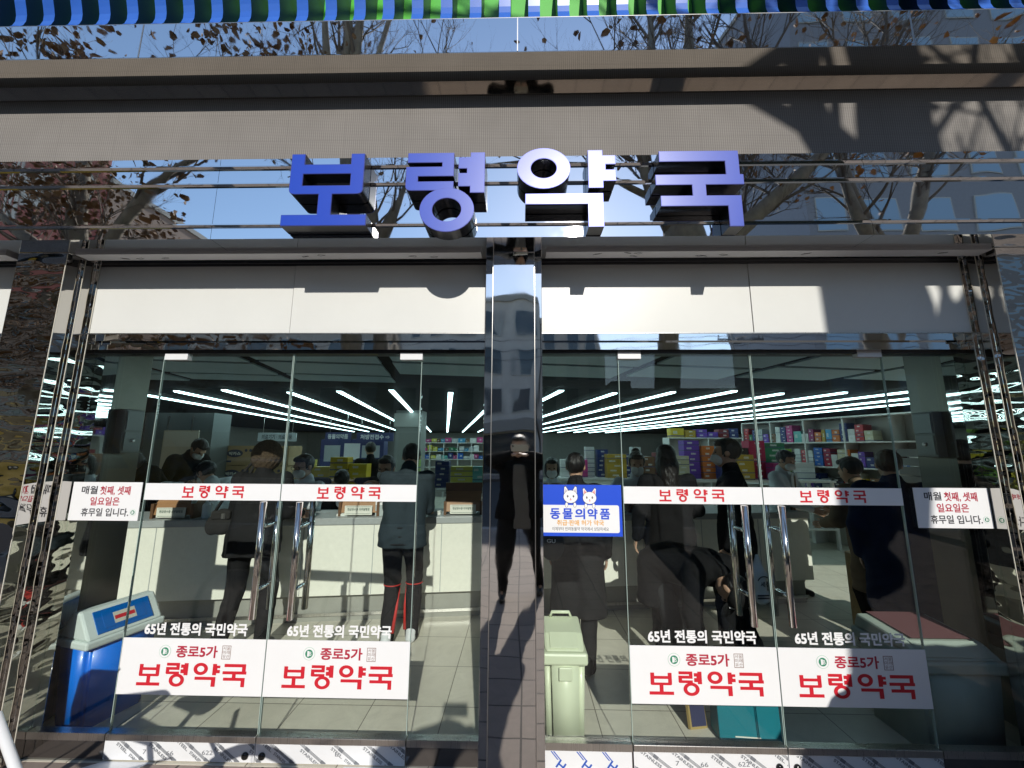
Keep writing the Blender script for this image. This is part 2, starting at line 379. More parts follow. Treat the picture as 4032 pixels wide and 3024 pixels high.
# white panels, slot, lintel, glass: three bays
def bay(x0, x1, seam):
    for a, b in ((x0, seam), (seam, x1)):
        bm = NB(); box(bm, a + 0.002, b - 0.002, -0.06 - (0.003 if a == seam else 0), -0.02, 2.192, 2.6); obj('shutter_box_panel', bm, M_PAN, BLD)
    quick('panel_seam_trim', M_BRS, BLD, (x0, x1, -0.069, -0.02, 2.186, 2.1918))
    quick('slot_cover', M_FILM, BLD, (x0 + 0.02, x1 - 0.02, -0.21, -0.14, 2.602, 2.6198))
    quick('slot_shadow_gap', M_BLK, BLD, (x0, x1, -0.055, -0.021, 2.6, 2.6196))
    bm = NB(); box(bm, x0, x1, -0.066, 0.03, 2.146, 2.185); box(bm, x0, x1, -0.045, 0.03, 2.128, 2.146); box(bm, x0, x1, -0.052, 0.03, 2.098, 2.128)
    obj('lintel', bm, M_COL, BLD)
    quick('door_header', M_BLK, BLD, (x0, x1, -0.02, 0.06, 2.084, 2.098))
bay(-2.50, -0.197, -1.32); bay(0.119, 2.52, 1.30); bay(-6.8, -2.86, -4.6); bay(2.9, 6.8, 4.6)
# marker scribbles on the film under the sign
rr = random.Random(3)
for i in range(18):
    x = rr.uniform(-2.3, 2.3)
    if -0.3 < x < 0.2: continue
    y = rr.uniform(-0.2, -0.155)
    pts = [(x + 0.025 * math.sin(k * 1.9 + i), y + 0.006 * k * 0.5 - 0.006 + 0.008 * math.cos(k * 2.3), 2.6014) for k in range(5)]
    bm = NB(); tube(bm, pts, 0.0012, 3); obj('film_scribble', bm, M_FINK, BLD)
# centre column: proud front, two set-back wings
bm = NB()
prism(bm, [(-0.196, -0.118), (-0.153, -0.118), (-0.15, -0.178), (0.074, -0.178), (0.077, -0.118), (0.118, -0.118), (0.118, 0.06), (-0.196, 0.06)], -0.02, 2.6195, 'z')
obj('centre_column', bm, M_COL, BLD, bevel=0.002)
bm = NB()
for x in (-0.152, 0.074): box(bm, x, x + 0.0025, -0.1815, -0.176, 0, 2.619)
obj('column_edge', bm, M_BRS, BLD)
# side pillars with stepped inner edges
for s, e in ((-1, 2.535), (1, 2.525)):
    bm = NB(); pr = [(e, -0.2), (e + 0.285, -0.2), (e + 0.285, 0.05), (e - 0.045, 0.05), (e - 0.045, -0.065), (e - 0.022, -0.065), (e - 0.022, -0.125), (e - 0.002, -0.125)]
    prism(bm, [(p[0] * s, p[1]) for p in pr], -0.02, 2.6195, 'z'); obj('side_pillar', bm, M_PIL, BLD, bevel=0.0025)
    bm = NB()
    for x, y in ((e, -0.2), (e - 0.022, -0.125), (e - 0.045, -0.065)): box(bm, x * s - 0.0015, x * s + 0.0015, y - 0.002, y + 0.001, 0, 2.61)
    obj('pillar_edge', bm, mat('bright_edge', (0.72, 0.68, 0.58), 0.3), BLD)
# inner jambs behind the glass with control boxes
for s in (-1, 1):
    a, b = sorted((s * 2.65, s * 2.95))
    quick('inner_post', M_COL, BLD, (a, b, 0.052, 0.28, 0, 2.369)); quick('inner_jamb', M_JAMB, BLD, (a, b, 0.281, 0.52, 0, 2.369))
# side panes, doors
def pane(x0, x1, name='side_pane', y=0):
    return quick(name, M_GLASS, BLD, (x0, x1, -0.006 + y, 0.006 + y, 0.125, 2.084))
M_GED = mat('glass_edge', (0.36, 0.46, 0.42), 0.2)
for x0, x1 in ((-2.488, -2.084), (-0.560, -0.197), (0.119, 0.549), (2.034, 2.479), (-6.8, -4.9), (-4.89, -2.9), (2.9, 4.9), (4.91, 6.8)):
    pane(x0, x1)
    quick('sill_rail', M_BRS, BLD, (x0, x1, -0.022, 0.022, 0.092, 0.125))
    quick('sill_base', M_DKS, BLD, (x0, x1, -0.018, 0.05, -0.02, 0.092))
# film with blue print on the sill right of the column
bm = NB(); box(bm, 0.122, 0.545, -0.0195, -0.0185, 0.0, 0.09)
for i in range(3):
    x = 0.2 + 0.125 * i
    for d in (0, 0.012):
        prism(bm, [(x - 0.05 + d, 0.088), (x - 0.044 + d, 0.088), (x - 0.012 + d, 0.052), (x - 0.018 + d, 0.052)], -0.0205, -0.0196, 'y', 1)
    Mr = Matrix.Translation((x, 0, 0.027)) @ Matrix.Rotation(R(38), 4, 'Y')
    text(bm, 'H', -0.018, 0.018, -0.02, 0.02, -0.0202, 1, 0.03, M=Mr)
obj('sill_film', bm, [M_FILM, M_BLUEINK], BLD)

def kick_print(bm, x0, x1, z0, z1, Y, seed):
    rr = random.Random(seed); x = x0 - 0.1
    words = ['STAINLESS', 'STEEL.']
    import_clip = []
    a = R(35); k = 0
    while x < x1:
        Mr = Matrix.Translation((x, 0, z1 + 0.004)) @ Matrix.Rotation(a, 4, 'Y')
        tmp = NB()
        for r in range(3): box(tmp, -0.03, 0.2, Y, Y + 0.0005, -0.004 + r * 0.0045, -0.0015 + r * 0.0045, 0, Mr)
        for q in range(2): box(tmp, 0.03 + q * 0.1, 0.055 + q * 0.1, Y - 0.0003, Y + 0.0005, -0.006, 0.0095, 0, Mr)
        wd = words[k % 2] if rr.random() < 0.8 else words[0]
        L_ = 0.115 if wd == 'STAINLESS' else 0.07
        off = rr.uniform(-0.04, 0.03)
        text(tmp, wd, off, off + L_, -0.026, -0.012, Y - 0.0002, 0, 0.03, M=Mr)
        text(tmp, 'STEEL.' if wd == 'STAINLESS' else 'STAINLESS', off + L_ + 0.015, off + 2 * L_ + 0.015 if wd != 'STAINLESS' else off + L_ + 0.085, -0.026, -0.012, Y - 0.0002, 0, 0.03, M=Mr)
        for co, no in (((x0, 0, 0), (-1, 0, 0)), ((x1, 0, 0), (1, 0, 0)), ((0, 0, z0), (0, 0, -1)), ((0, 0, z1), (0, 0, 1))):
            bmesh.ops.bisect_plane(tmp, geom=tmp.verts[:] + tmp.edges[:] + tmp.faces[:], plane_co=co, plane_no=no, clear_outer=True)
        vm = {v: bm.verts.new(v.co) for v in tmp.verts}
        for f in tmp.faces:
            nf = bm.faces.new([vm[v] for v in f.verts]); nf.material_index = 1
        tmp.free()
        x += 0.15 + rr.uniform(-0.01, 0.03); k += 1

DOORS = [(-2.079, -1.3155, -1.381, 1, -2.02), (-1.3115, -0.565, -1.19, -1, -0.64), (0.554, 1.2945, 0, 1, 0.61), (1.2985, 2.029, 0, -1, 1.97)]
hx = [at(570, 1083, -0.07).x, at(648, 1083, -0.07).x, at(1607, 1086, -0.07).x, at(1687, 1086, -0.07).x]
tops = [(358, 409, 764, 778), (865, 914, 763, 778), (1334, 1383, 760, 776), (1850, 1900, 755, 772)]
for i, (x0, x1, _, s, _2) in enumerate(DOORS):
    d = quick('glass_door', M_GLASS, BLD, (x0 + 0.0032, x1 - 0.0032, -0.006, 0.006, 0.125, 2.081))
    for xe in (x0, x1 - 0.003): quick('glass_edge', M_GED, d, (xe, xe + 0.003, -0.0062, 0.0062, 0.125, 2.081))
    quick('bottom_rail', M_BRS, d, (x0, x1, -0.024, 0.024, 0.094, 0.125), bevel=0.003)
    bm = NB(); box(bm, x0, x1, -0.02, 0.02, 0.010, 0.094); kick_print(bm, x0 + 0.002, x1 - 0.002, 0.012, 0.092, -0.0212, 11 + i)
    for t_, tx in (('66', 0.32), ('7', 0.2), ('622', 0.5)) if i in (0, 2) else (('L', 0.4),):
        text(bm, t_, x0 + tx, x0 + tx + 0.018 * len(t_), 0.03 + 0.02 * (tx * 7 % 1), 0.05 + 0.02 * (tx * 7 % 1), -0.0214, 1, 0.0)
    obj('kick_plate', bm, [M_FILM, M_FINK], d, recalc=False)
    bm = NB(); lx = x1 - 0.045 if s > 0 else x0 + 0.035
    lathe(bm, (0, 0, 0), [(0.017, 0), (0.017, 0.006), (0.012, 0.012), (0.004, 0.014)], 18, M=Matrix.Translation((lx, -0.02, 0.04)) @ Matrix.Rotation(R(90), 4, 'X'))
    obj('floor_lock', bm, mat('black_knob', (0.03, 0.03, 0.03), 0.12, 0.6), d)
    a, b, c, e = tops[i]; p0 = at(a, e, -0.012); p1 = at(b, c, -0.012)
    quick('patch_fitting', M_FILM, d, (p0.x, p1.x, -0.022, 0.014, p0.z, p1.z), bevel=0.002)
    for y in (-0.07, 0.07):
        bm = NB(); tube(bm, [(hx[i], y, 0.685), (hx[i], y, 1.262)], 0.0165, 20); obj('pull_handle', bm, mirror_mat('handle_steel', (0.72, 0.68, 0.62), 0.08, 0.0, 1, (1, 1, 1), 0.05), d)
    for z in (1.135, 0.82):
        bm = NB(); tube(bm, [(hx[i], -0.07, z), (hx[i], -0.03, z), (hx[i], 0.03, z), (hx[i], 0.07, z)], [0.007, 0.011, 0.011, 0.007], 10); obj('handle_standoff', bm, M_MIR, d)
# taped film and paper at the threshold
bm = NB(); prism(bm, [(-2.16, -0.08), (-1.9, -0.1), (-1.83, -0.022), (-2.07, -0.022)], 0.001, 0.003, 'z'); tag(obj('film_scrap', bm, M_FILM), 'grey scrap of protective film lying on the pavement at the left door corner', 'film scrap')
bm = NB(); prism(bm, [(-0.86, -0.022), (-0.57, -0.022), (-0.56, -0.09), (-0.9, -0.09)], 0.001, 0.003, 'z'); tag(obj('film_scrap', bm, M_FILM), 'bluish scrap of printed film on the pavement beside the centre column', 'film scrap')

# interior shell
quick('ceiling', mat('dark_ceiling', (0.006, 0.006, 0.007), 0.8, var=0.4, vscale=3, bump=0.4, bscale=6, spec=0.15), BLD, (-12, 12, 0.13, 19.8, 2.37, 2.6))
quick('back_wall', mat('grey_wall', (0.22, 0.22, 0.215), 0.7, var=0.08), BLD, (-12, 12, 19.8, 20, 0, 2.6))
quick('side_wall', mat('grey_wall', (0.22, 0.22, 0.215), 0.7), BLD, (-12, -11.8, 0.12, 19.8, 0, 2.37))
quick('side_wall', mat('grey_wall', (0.22, 0.22, 0.215), 0.7), BLD, (11.8, 12, 0.12, 19.8, 0, 2.37))
quick('front_wall', mat('grey_wall', (0.22, 0.22, 0.215), 0.7), BLD, (-12, -6.8, -0.05, 0.12, 0, 2.62), (6.8, 12, -0.05, 0.12, 0, 2.62))
M_CP = mat('ceiling_light_panel', (0.36, 0.50, 0.57), 0.4, var=0.03)
for y0, y1 in ((1.0, 1.62), (1.66, 2.28), (2.32, 2.75)):
    for k in range(-5, 4):
        if y0 > 2.3 and k > -2: continue
        o = quick('ceiling_panel', M_CP, BLD, (0, 1.13, 0, y1 - y0 - 0.03, 2.355, 2.3702)); o.location = (k * 1.26 - 0.19 * (y0 - 1.8), y0 - 0.1 + 0.19 * k * 0.35, 0); o.rotation_euler = (0, 0, 0.17)
# ------------------------------------------------------------------ big letters and the signs on the glass
def rect(x0, x1, y0, y1): return [(x0, y0), (x1, y0), (x1, y1), (x0, y1)]
def circ(cx, cy, r, n=36, ry=None): return [(cx + r * math.cos(2 * math.pi * k / n), cy + (ry or r) * math.sin(2 * math.pi * k / n)) for k in range(n)]
def rnd(p, n=5):                     # small helper: rounds listed corner points (x, y, r) of an outline
    out = []
    for i, q in enumerate(p):
        if len(q) == 2 or q[2] == 0: out.append(q[:2]); continue
        a = Vector(p[i - 1][:2]); b = Vector(q[:2]); c = Vector(p[(i + 1) % len(p)][:2])
        u = (a - b).normalized() * q[2]; v = (c - b).normalized() * q[2]
        for k in range(n + 1):
            t = k / n; out.append(tuple((b + u) * (1 - t) ** 2 + b * 2 * t * (1 - t) + (b + v) * t * t))
    return out
GLYPH = {
 'bo': [(rnd([(-155, 0), (155, 0), (155, 50), (25, 50), (25, 145), (136, 145, 24), (136, 335), (86, 335), (86, 285), (-86, 285), (-86, 335), (-136, 335), (-136, 145, 24), (-25, 145), (-25, 50), (-155, 50)]), [rect(-88, 88, 185, 240)])],
 'ryeong': [(rnd([(-158, 190, 22), (22, 190), (22, 232), (-112, 232), (-112, 257), (22, 257), (22, 368), (-153, 368), (-153, 322), (-22, 322), (-22, 302), (-158, 302)]), []),
            ([(40, 208), (40, 270), (72, 270), (72, 292), (40, 292), (40, 345), (85, 345), (85, 368), (138, 368), (138, 178), (85, 178), (85, 208)], []),
            (circ(0, 100, 101), [circ(0, 100, 54)])],
 'yak': [(circ(-72, 272, 96), [circ(-72, 272, 47)]),
         ([(88, 178), (140, 178), (140, 210), (186, 210), (186, 262), (150, 262), (150, 288), (186, 288), (186, 330), (140, 330), (140, 355), (88, 355)], []),
         ([(-138, 104), (84, 104), (84, 0), (138, 0), (138, 152), (-138, 152)], [])],
 'guk': [([(-138, 307), (100, 307), (100, 243), (-155, 243), (-155, 195), (-25, 195), (-25, 143), (-140, 143), (-140, 95), (98, 95), (98, 0), (148, 0), (148, 143), (24, 143), (24, 195), (162, 195), (162, 243), (150, 243), (150, 357), (-138, 357)], [])],
}
GEO = {}
def glyph_geo(name, inset=0.0, depth=0.0):
    key = (name, inset, depth)
    if key in GEO: return GEO[key]
    res = []
    for i, (outer, holes) in enumerate(GLYPH[name]):
        c = bpy.data.curves.new('g', 'CURVE'); c.dimensions = '2D'; c.fill_mode = 'BOTH' if depth else 'FRONT'; c.extrude = depth / 2; c.offset = -inset
        for poly in [outer] + holes:
            sp = c.splines.new('POLY'); sp.points.add(len(poly) - 1); sp.use_cyclic_u = True
            for q, p in zip(sp.points, poly): q.co = (p[0] / 300, p[1] / 300, 0, 1)
        o = bpy.data.objects.new('g', c); COL.objects.link(o)
        me = o.evaluated_get(bpy.context.evaluated_depsgraph_get()).to_mesh()
        res.append(([tuple(v.co) for v in me.vertices], [tuple(p.vertices) for p in me.polygons]))
        bpy.data.objects.remove(o); bpy.data.curves.remove(c)
    GEO[key] = res; return res
def put_glyph(bm, name, cx, z0, sx, sz, Y, mi=0, inset=0.0, depth=0.0, M=None):
    for i, (vs, fs) in enumerate(glyph_geo(name, inset, depth)):
        V = []
        for v in vs:
            co = Vector((cx + v[0] * 300 * sx, Y - v[2] - 0.0006 * i, z0 + v[1] * 300 * sz)); V.append(bm.verts.new(M @ co if M is not None else co))
        for f in fs:
            try: fc = bm.faces.new([V[k] for k in f]); fc.material_index = mi
            except ValueError: pass
M_LF = mat('letter_face_blue', (0.006, 0.05, 0.46), 0.34, spec=0.8)
M_LS = mat('letter_side_black', (0.022, 0.022, 0.026), 0.22, 0.3)
M_LE = mat('letter_edge', (0.06, 0.07, 0.3), 0.35, 0.4)
SIGN = thing('shop_sign', 'large blue channel letters standing out from the mirrored band over the doors', 'shop sign')
for nm, cx, z0, sx, sz in (('bo', -0.995, 2.649, 0.00140, 0.00120), ('ryeong', -0.372, 2.612, 0.00136, 0.00119), ('yak', 0.218, 2.633, 0.00141, 0.00119), ('guk', 0.892, 2.631, 0.00138, 0.00116)):
    q = 0.992; cx *= q; z0 = EYE + (z0 - EYE) * q; sx *= q; sz *= q
    bm = NB(); put_glyph(bm, nm, cx, z0, sx, sz, -0.377, 0, 0, 0.076); bmesh.ops.remove_doubles(bm, verts=bm.verts, dist=1e-5)
    L = obj('letter', bm, M_LS, SIGN)
    bm = NB(); put_glyph(bm, nm, cx, z0, sx, sz, -0.418, 0, 0.0, 0.005); bmesh.ops.remove_doubles(bm, verts=bm.verts, dist=1e-5); obj('letter_rim', bm, M_LE, L)
    bm = NB(); put_glyph(bm, nm, cx, z0, sx, sz, -0.4212, 0, 0.006); obj('letter_face', bm, M_LF, L, recalc=False)
def shop_name(bm, x0, x1, z0, z1, Y, mi, gap=0.36):      # the four syllables fitted into a box
    names = ('bo', 'ryeong', 'yak', 'guk'); wd = 310; n = 4
    u = (x1 - x0) / (n * wd + (n - 1) * wd * gap); hz = (z1 - z0) / 368
    for i, nm in enumerate(names): put_glyph(bm, nm, x0 + u * wd * (0.5 + i * (1 + gap)), z0 + (0.02 * (z1 - z0) if nm != 'ryeong' else 0), u, hz, Y, mi)
def emblem(bm, cx, cz, r, Y, g, pg, wh):
    prism(bm, circ(cx, cz, r, 28), Y, Y + 0.0004, 'y', pg); prism(bm, circ(cx, cz, r * 0.93, 28), Y - 0.0004, Y, 'y', wh)
    prism(bm, circ(cx, cz, r * 0.64, 28), Y - 0.0008, Y - 0.0004, 'y', g)
    prism(bm, rect(cx - r * 0.3, cx + r * 0.02, cz - r * 0.42, cz + r * 0.42), Y - 0.0012, Y - 0.0008, 'y', wh)
    text(bm, 'B', cx + r * 0.05, cx + r * 0.42, cz - r * 0.32, cz + r * 0.32, Y - 0.0012, wh, 0.01)
YS = -0.0075
strips = [(-2.074, -1.3165, 'leftmost'), (-1.3105, -0.566, ''), (0.557, 1.2935, ''), (1.2995, 2.028, '')]
dn = ['leftmost door', 'door left of the column', 'first door right of the column', 'rightmost door']
NC = [(395, 527), (686, 822), (1423, 1563), (1726, 1868)]
for i, (x0, x1, _) in enumerate(strips):
    t = thing('name_strip', 'narrow white strip with red shop name, ' + dn[i], 'glass sign', ((x0 + x1) / 2, YS, 1.263), group='white name strips across the glass doors')
    ox = (x0 + x1) / 2
    quick('strip_board', M_WHT, t, (x0 - ox, x1 - ox, -0.0012, 0.0012, -0.003, 0.086))
    bm = NB(); a = at(NC[i][0], 1060, YS).x - ox; b = at(NC[i][1], 1060, YS).x - ox
    shop_name(bm, a, b, 0.008, 0.074, -0.0018, 0, 0.45); obj('lettering', bm, M_RED, t, recalc=False)
lows = [(-2.072, -1.3165), (-1.3105, -0.566), (0.557, 1.2935), (1.2995, 2.028)]
for i, (x0, x1) in enumerate(lows):
    ox = (x0 + x1) / 2; W = x1 - x0
    t = thing('door_sign', 'white board with large red shop name and emblem, ' + dn[i], 'glass sign', (ox, YS, 0.297), group='white name boards low on the glass doors')
    quick('sign_board', M_WHT, t, (-W / 2, W / 2, -0.0012, 0.0012, 0, 0.266))
    bm = NB(); shop_name(bm, -0.278, 0.288, 0.040, 0.150, -0.0018, 0, 0.22); obj('name_lettering', bm, M_RED, t, recalc=False)
    bm = NB(); text(bm, '종로5가', -0.088, 0.128, 0.176, 0.232, -0.0018, 0, 0.035); obj('district_lettering', bm, M_CRIM, t, recalc=False)
    bm = NB(); emblem(bm, -0.148, 0.203, 0.031, -0.0018, 0, 1, 2); obj('emblem', bm, [M_GREEN, M_PGREEN, M_WHT], t)
    bm = NB()
    for a in ((0.152, 0.198, 0.170, 0.1725), (0.152, 0.198, 0.2325, 0.235), (0.152, 0.1545, 0.1725, 0.2325), (0.1955, 0.198, 0.1725, 0.2325)): box(bm, a[0], a[1], -0.0018, -0.0013, a[2], a[3])
    for k, s_ in enumerate(('서울', '미래', '유산')): text(bm, s_, 0.157, 0.193, 0.2135 - 0.019 * k, 0.2305 - 0.019 * k, -0.0018, 0, 0.0)
    obj('seal_stamp', bm, mat('brown_ink', (0.22, 0.12, 0.10), 0.6), t, recalc=False)
    bm = NB(); text(bm, '65년 전통의 국민약국', -0.272, 0.272, 0.281, 0.340, -0.0002, 0, 0.04)
    tag(obj('slogan_lettering', bm, M_WHT, None, (ox, YS, 0.297), recalc=False), 'white slogan letters stuck on the glass, ' + dn[i], 'slogan lettering', 'white slogan letters on the glass doors')
for s, (x0, x1), lab in ((-1, (-2.484, -2.093), 'sunlit white closing day notice on the side pane above the blue bin'), (1, (2.088, 2.476), 'half shaded white closing day notice on the side pane above the grey bin')):
    ox = (x0 + x1) / 2; W = x1 - x0
    t = thing('closing_notice', lab, 'notice', (ox, YS, 1.148), group='closing day notices on the side panes')
    quick('notice_board', M_WHT, t, (-W / 2, W / 2, -0.0012, 0.0012, 0, 0.205))
    k = W / 0.39
    bm = NB(); text(bm, '매월', -0.143 * k, -0.053 * k, 0.140, 0.184, -0.0018, 0, 0.02); obj('month_lettering', bm, M_INK, t, recalc=False)
    bm = NB(); text(bm, '휴무일 입니다.', -0.126 * k, 0.140 * k, 0.022, 0.066, -0.0018, 0, 0.02); obj('dark_lettering', bm, M_INK, t, recalc=False)
    bm = NB(); text(bm, '첫째, 셋째', -0.038 * k, 0.133 * k, 0.134, 0.184, -0.0018, 0, 0.02); text(bm, '일요일은', -0.085 * k, 0.080 * k, 0.080, 0.125, -0.0018, 0, 0.02); obj('red_lettering', bm, M_CRIM, t, recalc=False)
    bm = NB(); emblem(bm, 0.163 * k, 0.044, 0.018, -0.0018, 0, 1, 2); obj('emblem', bm, [M_GREEN, M_PGREEN, M_WHT], t)
# animal medicine notice
t = thing('animal_medicine_notice', 'blue and white notice with a cartoon cat and puppy on the pane beside the column', 'notice', (0.121, YS, 1.090))
M_NB = mat('notice_blue', (0.02, 0.08, 0.62), 0.35); M_OR = mat('notice_orange', (0.75, 0.36, 0.05), 0.45); M_PINK = mat('ear_pink', (0.75, 0.25, 0.25), 0.5)
quick('notice_board', M_NB, t, (0, 0.423, -0.0012, 0.0012, 0, 0.266))
bm = NB(); prism(bm, rnd([(0.002, 0.018, 0), (0.408, 0.018, 0.012), (0.408, 0.160, 0.012), (0.002, 0.160, 0)]), -0.0017, -0.0011, 'y'); obj('white_field', bm, M_WHT, t)
bm = NB(); [text(bm, g, 0.040 + 0.0665 * i, 0.092 + 0.0665 * i, 0.088, 0.142, -0.0022, 0, 0.035) for i, g in enumerate('동물의약품')]; obj('blue_lettering', bm, M_NB, t, recalc=False)
bm = NB(); text(bm, '취급·판매 허가 약국', 0.075, 0.325, 0.054, 0.083, -0.0022, 0, 0.02); obj('orange_lettering', bm, M_OR, t, recalc=False)
bm = NB(); text(bm, '이제부터 반려동물약 약국에서 상담하세요', 0.05, 0.35, 0.028, 0.047, -0.0022, 0, 0.0); obj('small_lettering', bm, M_INK, t, recalc=False)
def pet(cx, cz, s, ear, name):
    h = NB()
    def P(pts, lv, mi): prism(h, [(cx + a * s, cz + b * s) for a, b in pts], -0.0022 - lv * 0.0004, -0.0018 - lv * 0.0004, 'y', mi)
    for e in (-1, 1):
        P([(e * 0.08, 0.34), (e * 0.30 + e * ear * 0.06, 0.72), (e * 0.42 + e * ear * 0.05, 0.66), (e * 0.44, 0.18)], 0, 1)
        P([(e * 0.11, 0.33), (e * 0.31 + e * ear * 0.05, 0.67), (e * 0.40 + e * ear * 0.05, 0.62), (e * 0.41, 0.2)], 1, 0)
        P([(e * 0.2, 0.36), (e * 0.32 + e * ear * 0.04, 0.58), (e * 0.38, 0.3)], 2, 3 if ear else 2)
        P(circ(e * 0.27, -0.5, 0.105, 16, 0.17), 0, 1); P(circ(e * 0.27, -0.5, 0.085, 16, 0.15), 1, 0)
        P(circ(e * 0.19, 0.05, 0.055, 14, 0.08), 4, 1); P(circ(e * 0.19 + 0.015, 0.08, 0.02, 8), 5, 0)
    P(circ(0, 0.02, 0.475, 30, 0.42), 2, 1); P(circ(0, 0.02, 0.455, 30, 0.40), 3, 0)
    P(circ(0, -0.08, 0.035, 10, 0.02), 4, 1); P(circ(0, -0.17, 0.06, 12, 0.045), 4, 3)
    obj(name, h, [mat('cartoon_white', (0.85, 0.84, 0.86), 0.5), M_INK, mat('ear_grey', (0.55, 0.5, 0.56), 0.5), M_PINK], t)
pet(0.150, 0.202, 0.082, 0, 'cat_drawing'); pet(0.252, 0.196, 0.078, 1, 'puppy_drawing')
# ------------------------------------------------------------------ things inside the shop
NUM = ['first', 'second', 'third', 'fourth', 'fifth', 'sixth', 'seventh', 'eighth', 'ninth', 'tenth', 'eleventh', 'twelfth', 'thirteenth', 'fourteenth', 'fifteenth', 'sixteenth', 'seventeenth', 'eighteenth', 'nineteenth', 'twentieth']
M_LAMP = mat('lamp_tube', (0.8, 0.9, 0.9), 0.4, emit=(0.62, 0.92, 0.95), estr=6.0)
M_LHOUS = mat('lamp_housing', (0.25, 0.26, 0.27), 0.4)
dirv = Vector((-0.185, 1, 0)).normalized(); ang = math.atan2(0.185, 1)
first = None
for k in range(17):
    y0 = 3.45 - 0.12 * (k % 3); x0 = -5.75 + 0.79 * k
    lab = 'row of white ceiling tubes, ' + (('%s row from the left' % NUM[k]) if k < 9 else ('%s row from the right' % NUM[16 - k]))
    if first is None:
        t = first = thing('ceiling_lamp', lab, 'ceiling lamp', (x0, y0, 2.325), ang, 'rows of ceiling lamps')
        bm = NB(); box(bm, -0.035, 0.035, 0, 14.6, 0.02, 0.043); obj('housing', bm, M_LHOUS, t)
        bm = NB(); prism(bm, [(0.037 * math.cos(a), 0.019 + 0.024 * math.sin(a)) for a in [math.pi + math.pi * i / 8 for i in range(9)]], 0.01, 1.2, 'y'); tb = obj('tube', bm, M_LAMP, t)
        for q in range(1, 12):
            c = tb.copy(); COL.objects.link(c); c.parent = t; c.location = (0, 1.22 * q, 0)
    else:
        t = first.copy(); COL.objects.link(t); t['label'] = lab; t.location = (x0, y0, 2.325)
        for ch in first.children:
            c = ch.copy(); COL.objects.link(c); c.parent = t
# counters
M_CT = mat('counter_stone', (0.80, 0.79, 0.70), 0.45, var=0.05, vscale=30)
M_CTG = mat('slab_shade_grey', (0.36, 0.38, 0.38), 0.35, var=0.08, vscale=30)
M_PLN = mat('counter_plinth', (0.30, 0.30, 0.27), 0.35, var=0.12, vscale=5)
def counter(x0, x1, lab, roundl=False, roundr=False):
    a = math.atan(0.13)
    t = thing('service_counter', lab, 'counter', (0, 1.77, 0), a, 'white service counters')
    pts = [(x0, 0), (x1, 0), (x1, 0.55), (x0, 0.55)]
    if roundl: pts = [(x1, 0), (x1, 0.55), (x0 - 0.1, 0.55)] + [(x0 + 0.32 - 0.42 * math.sin(q), 0.42 - 0.42 * math.cos(q)) for q in [math.pi / 2 * (1 - i / 9) for i in range(10)]]
    def ins(d): return [(min(max(p[0], x0 - 0.1 + d), x1 - (d if roundr else 0)), max(p[1], 0) + (d if p[1] < 0.5 else 0)) for p in pts]
    bm = NB(); prism(bm, ins(0.012), 0.235, 0.845, 'z'); obj('front_panel', bm, M_CT, t)
    bm = NB(); prism(bm, pts, 0.845, 0.905, 'z'); obj('counter_top', bm, M_CTG, t, bevel=0.004)  # grey slab edge paints the shade band along the counter front
    bm = NB(); prism(bm, ins(0.07), 0.002, 0.235, 'z'); obj('plinth', bm, M_PLN, t)
    bm = NB()
    x = x0 + 0.55
    while x < x1 - 0.1: box(bm, x, x + 0.006, 0.0095, 0.013, 0.24, 0.84); x += 0.62
    obj('panel_joint', bm, M_CTG, t)
    bm = NB(); box(bm, x0 + 0.4, x1 - 0.05, 0.052, 0.06, 0.05, 0.075); obj('foot_strip', bm, M_BRS, t)
counter(-3.78, -0.03, 'long white service counter behind the left doors, rounded at its left end', True)
counter(0.06, 3.05, 'white service counter behind the right doors, ending beside the navy coat', False, True)
def ctop(px, py=1112):               # a point on the counter top seen at picture x
    for i in range(60):
        Y = 1.3 + i * 0.02; p = at(px, py, Y)
        if Y >= 1.77 + 0.13 * p.x + 0.10: return Vector((p.x, Y, 0.905))
    return p
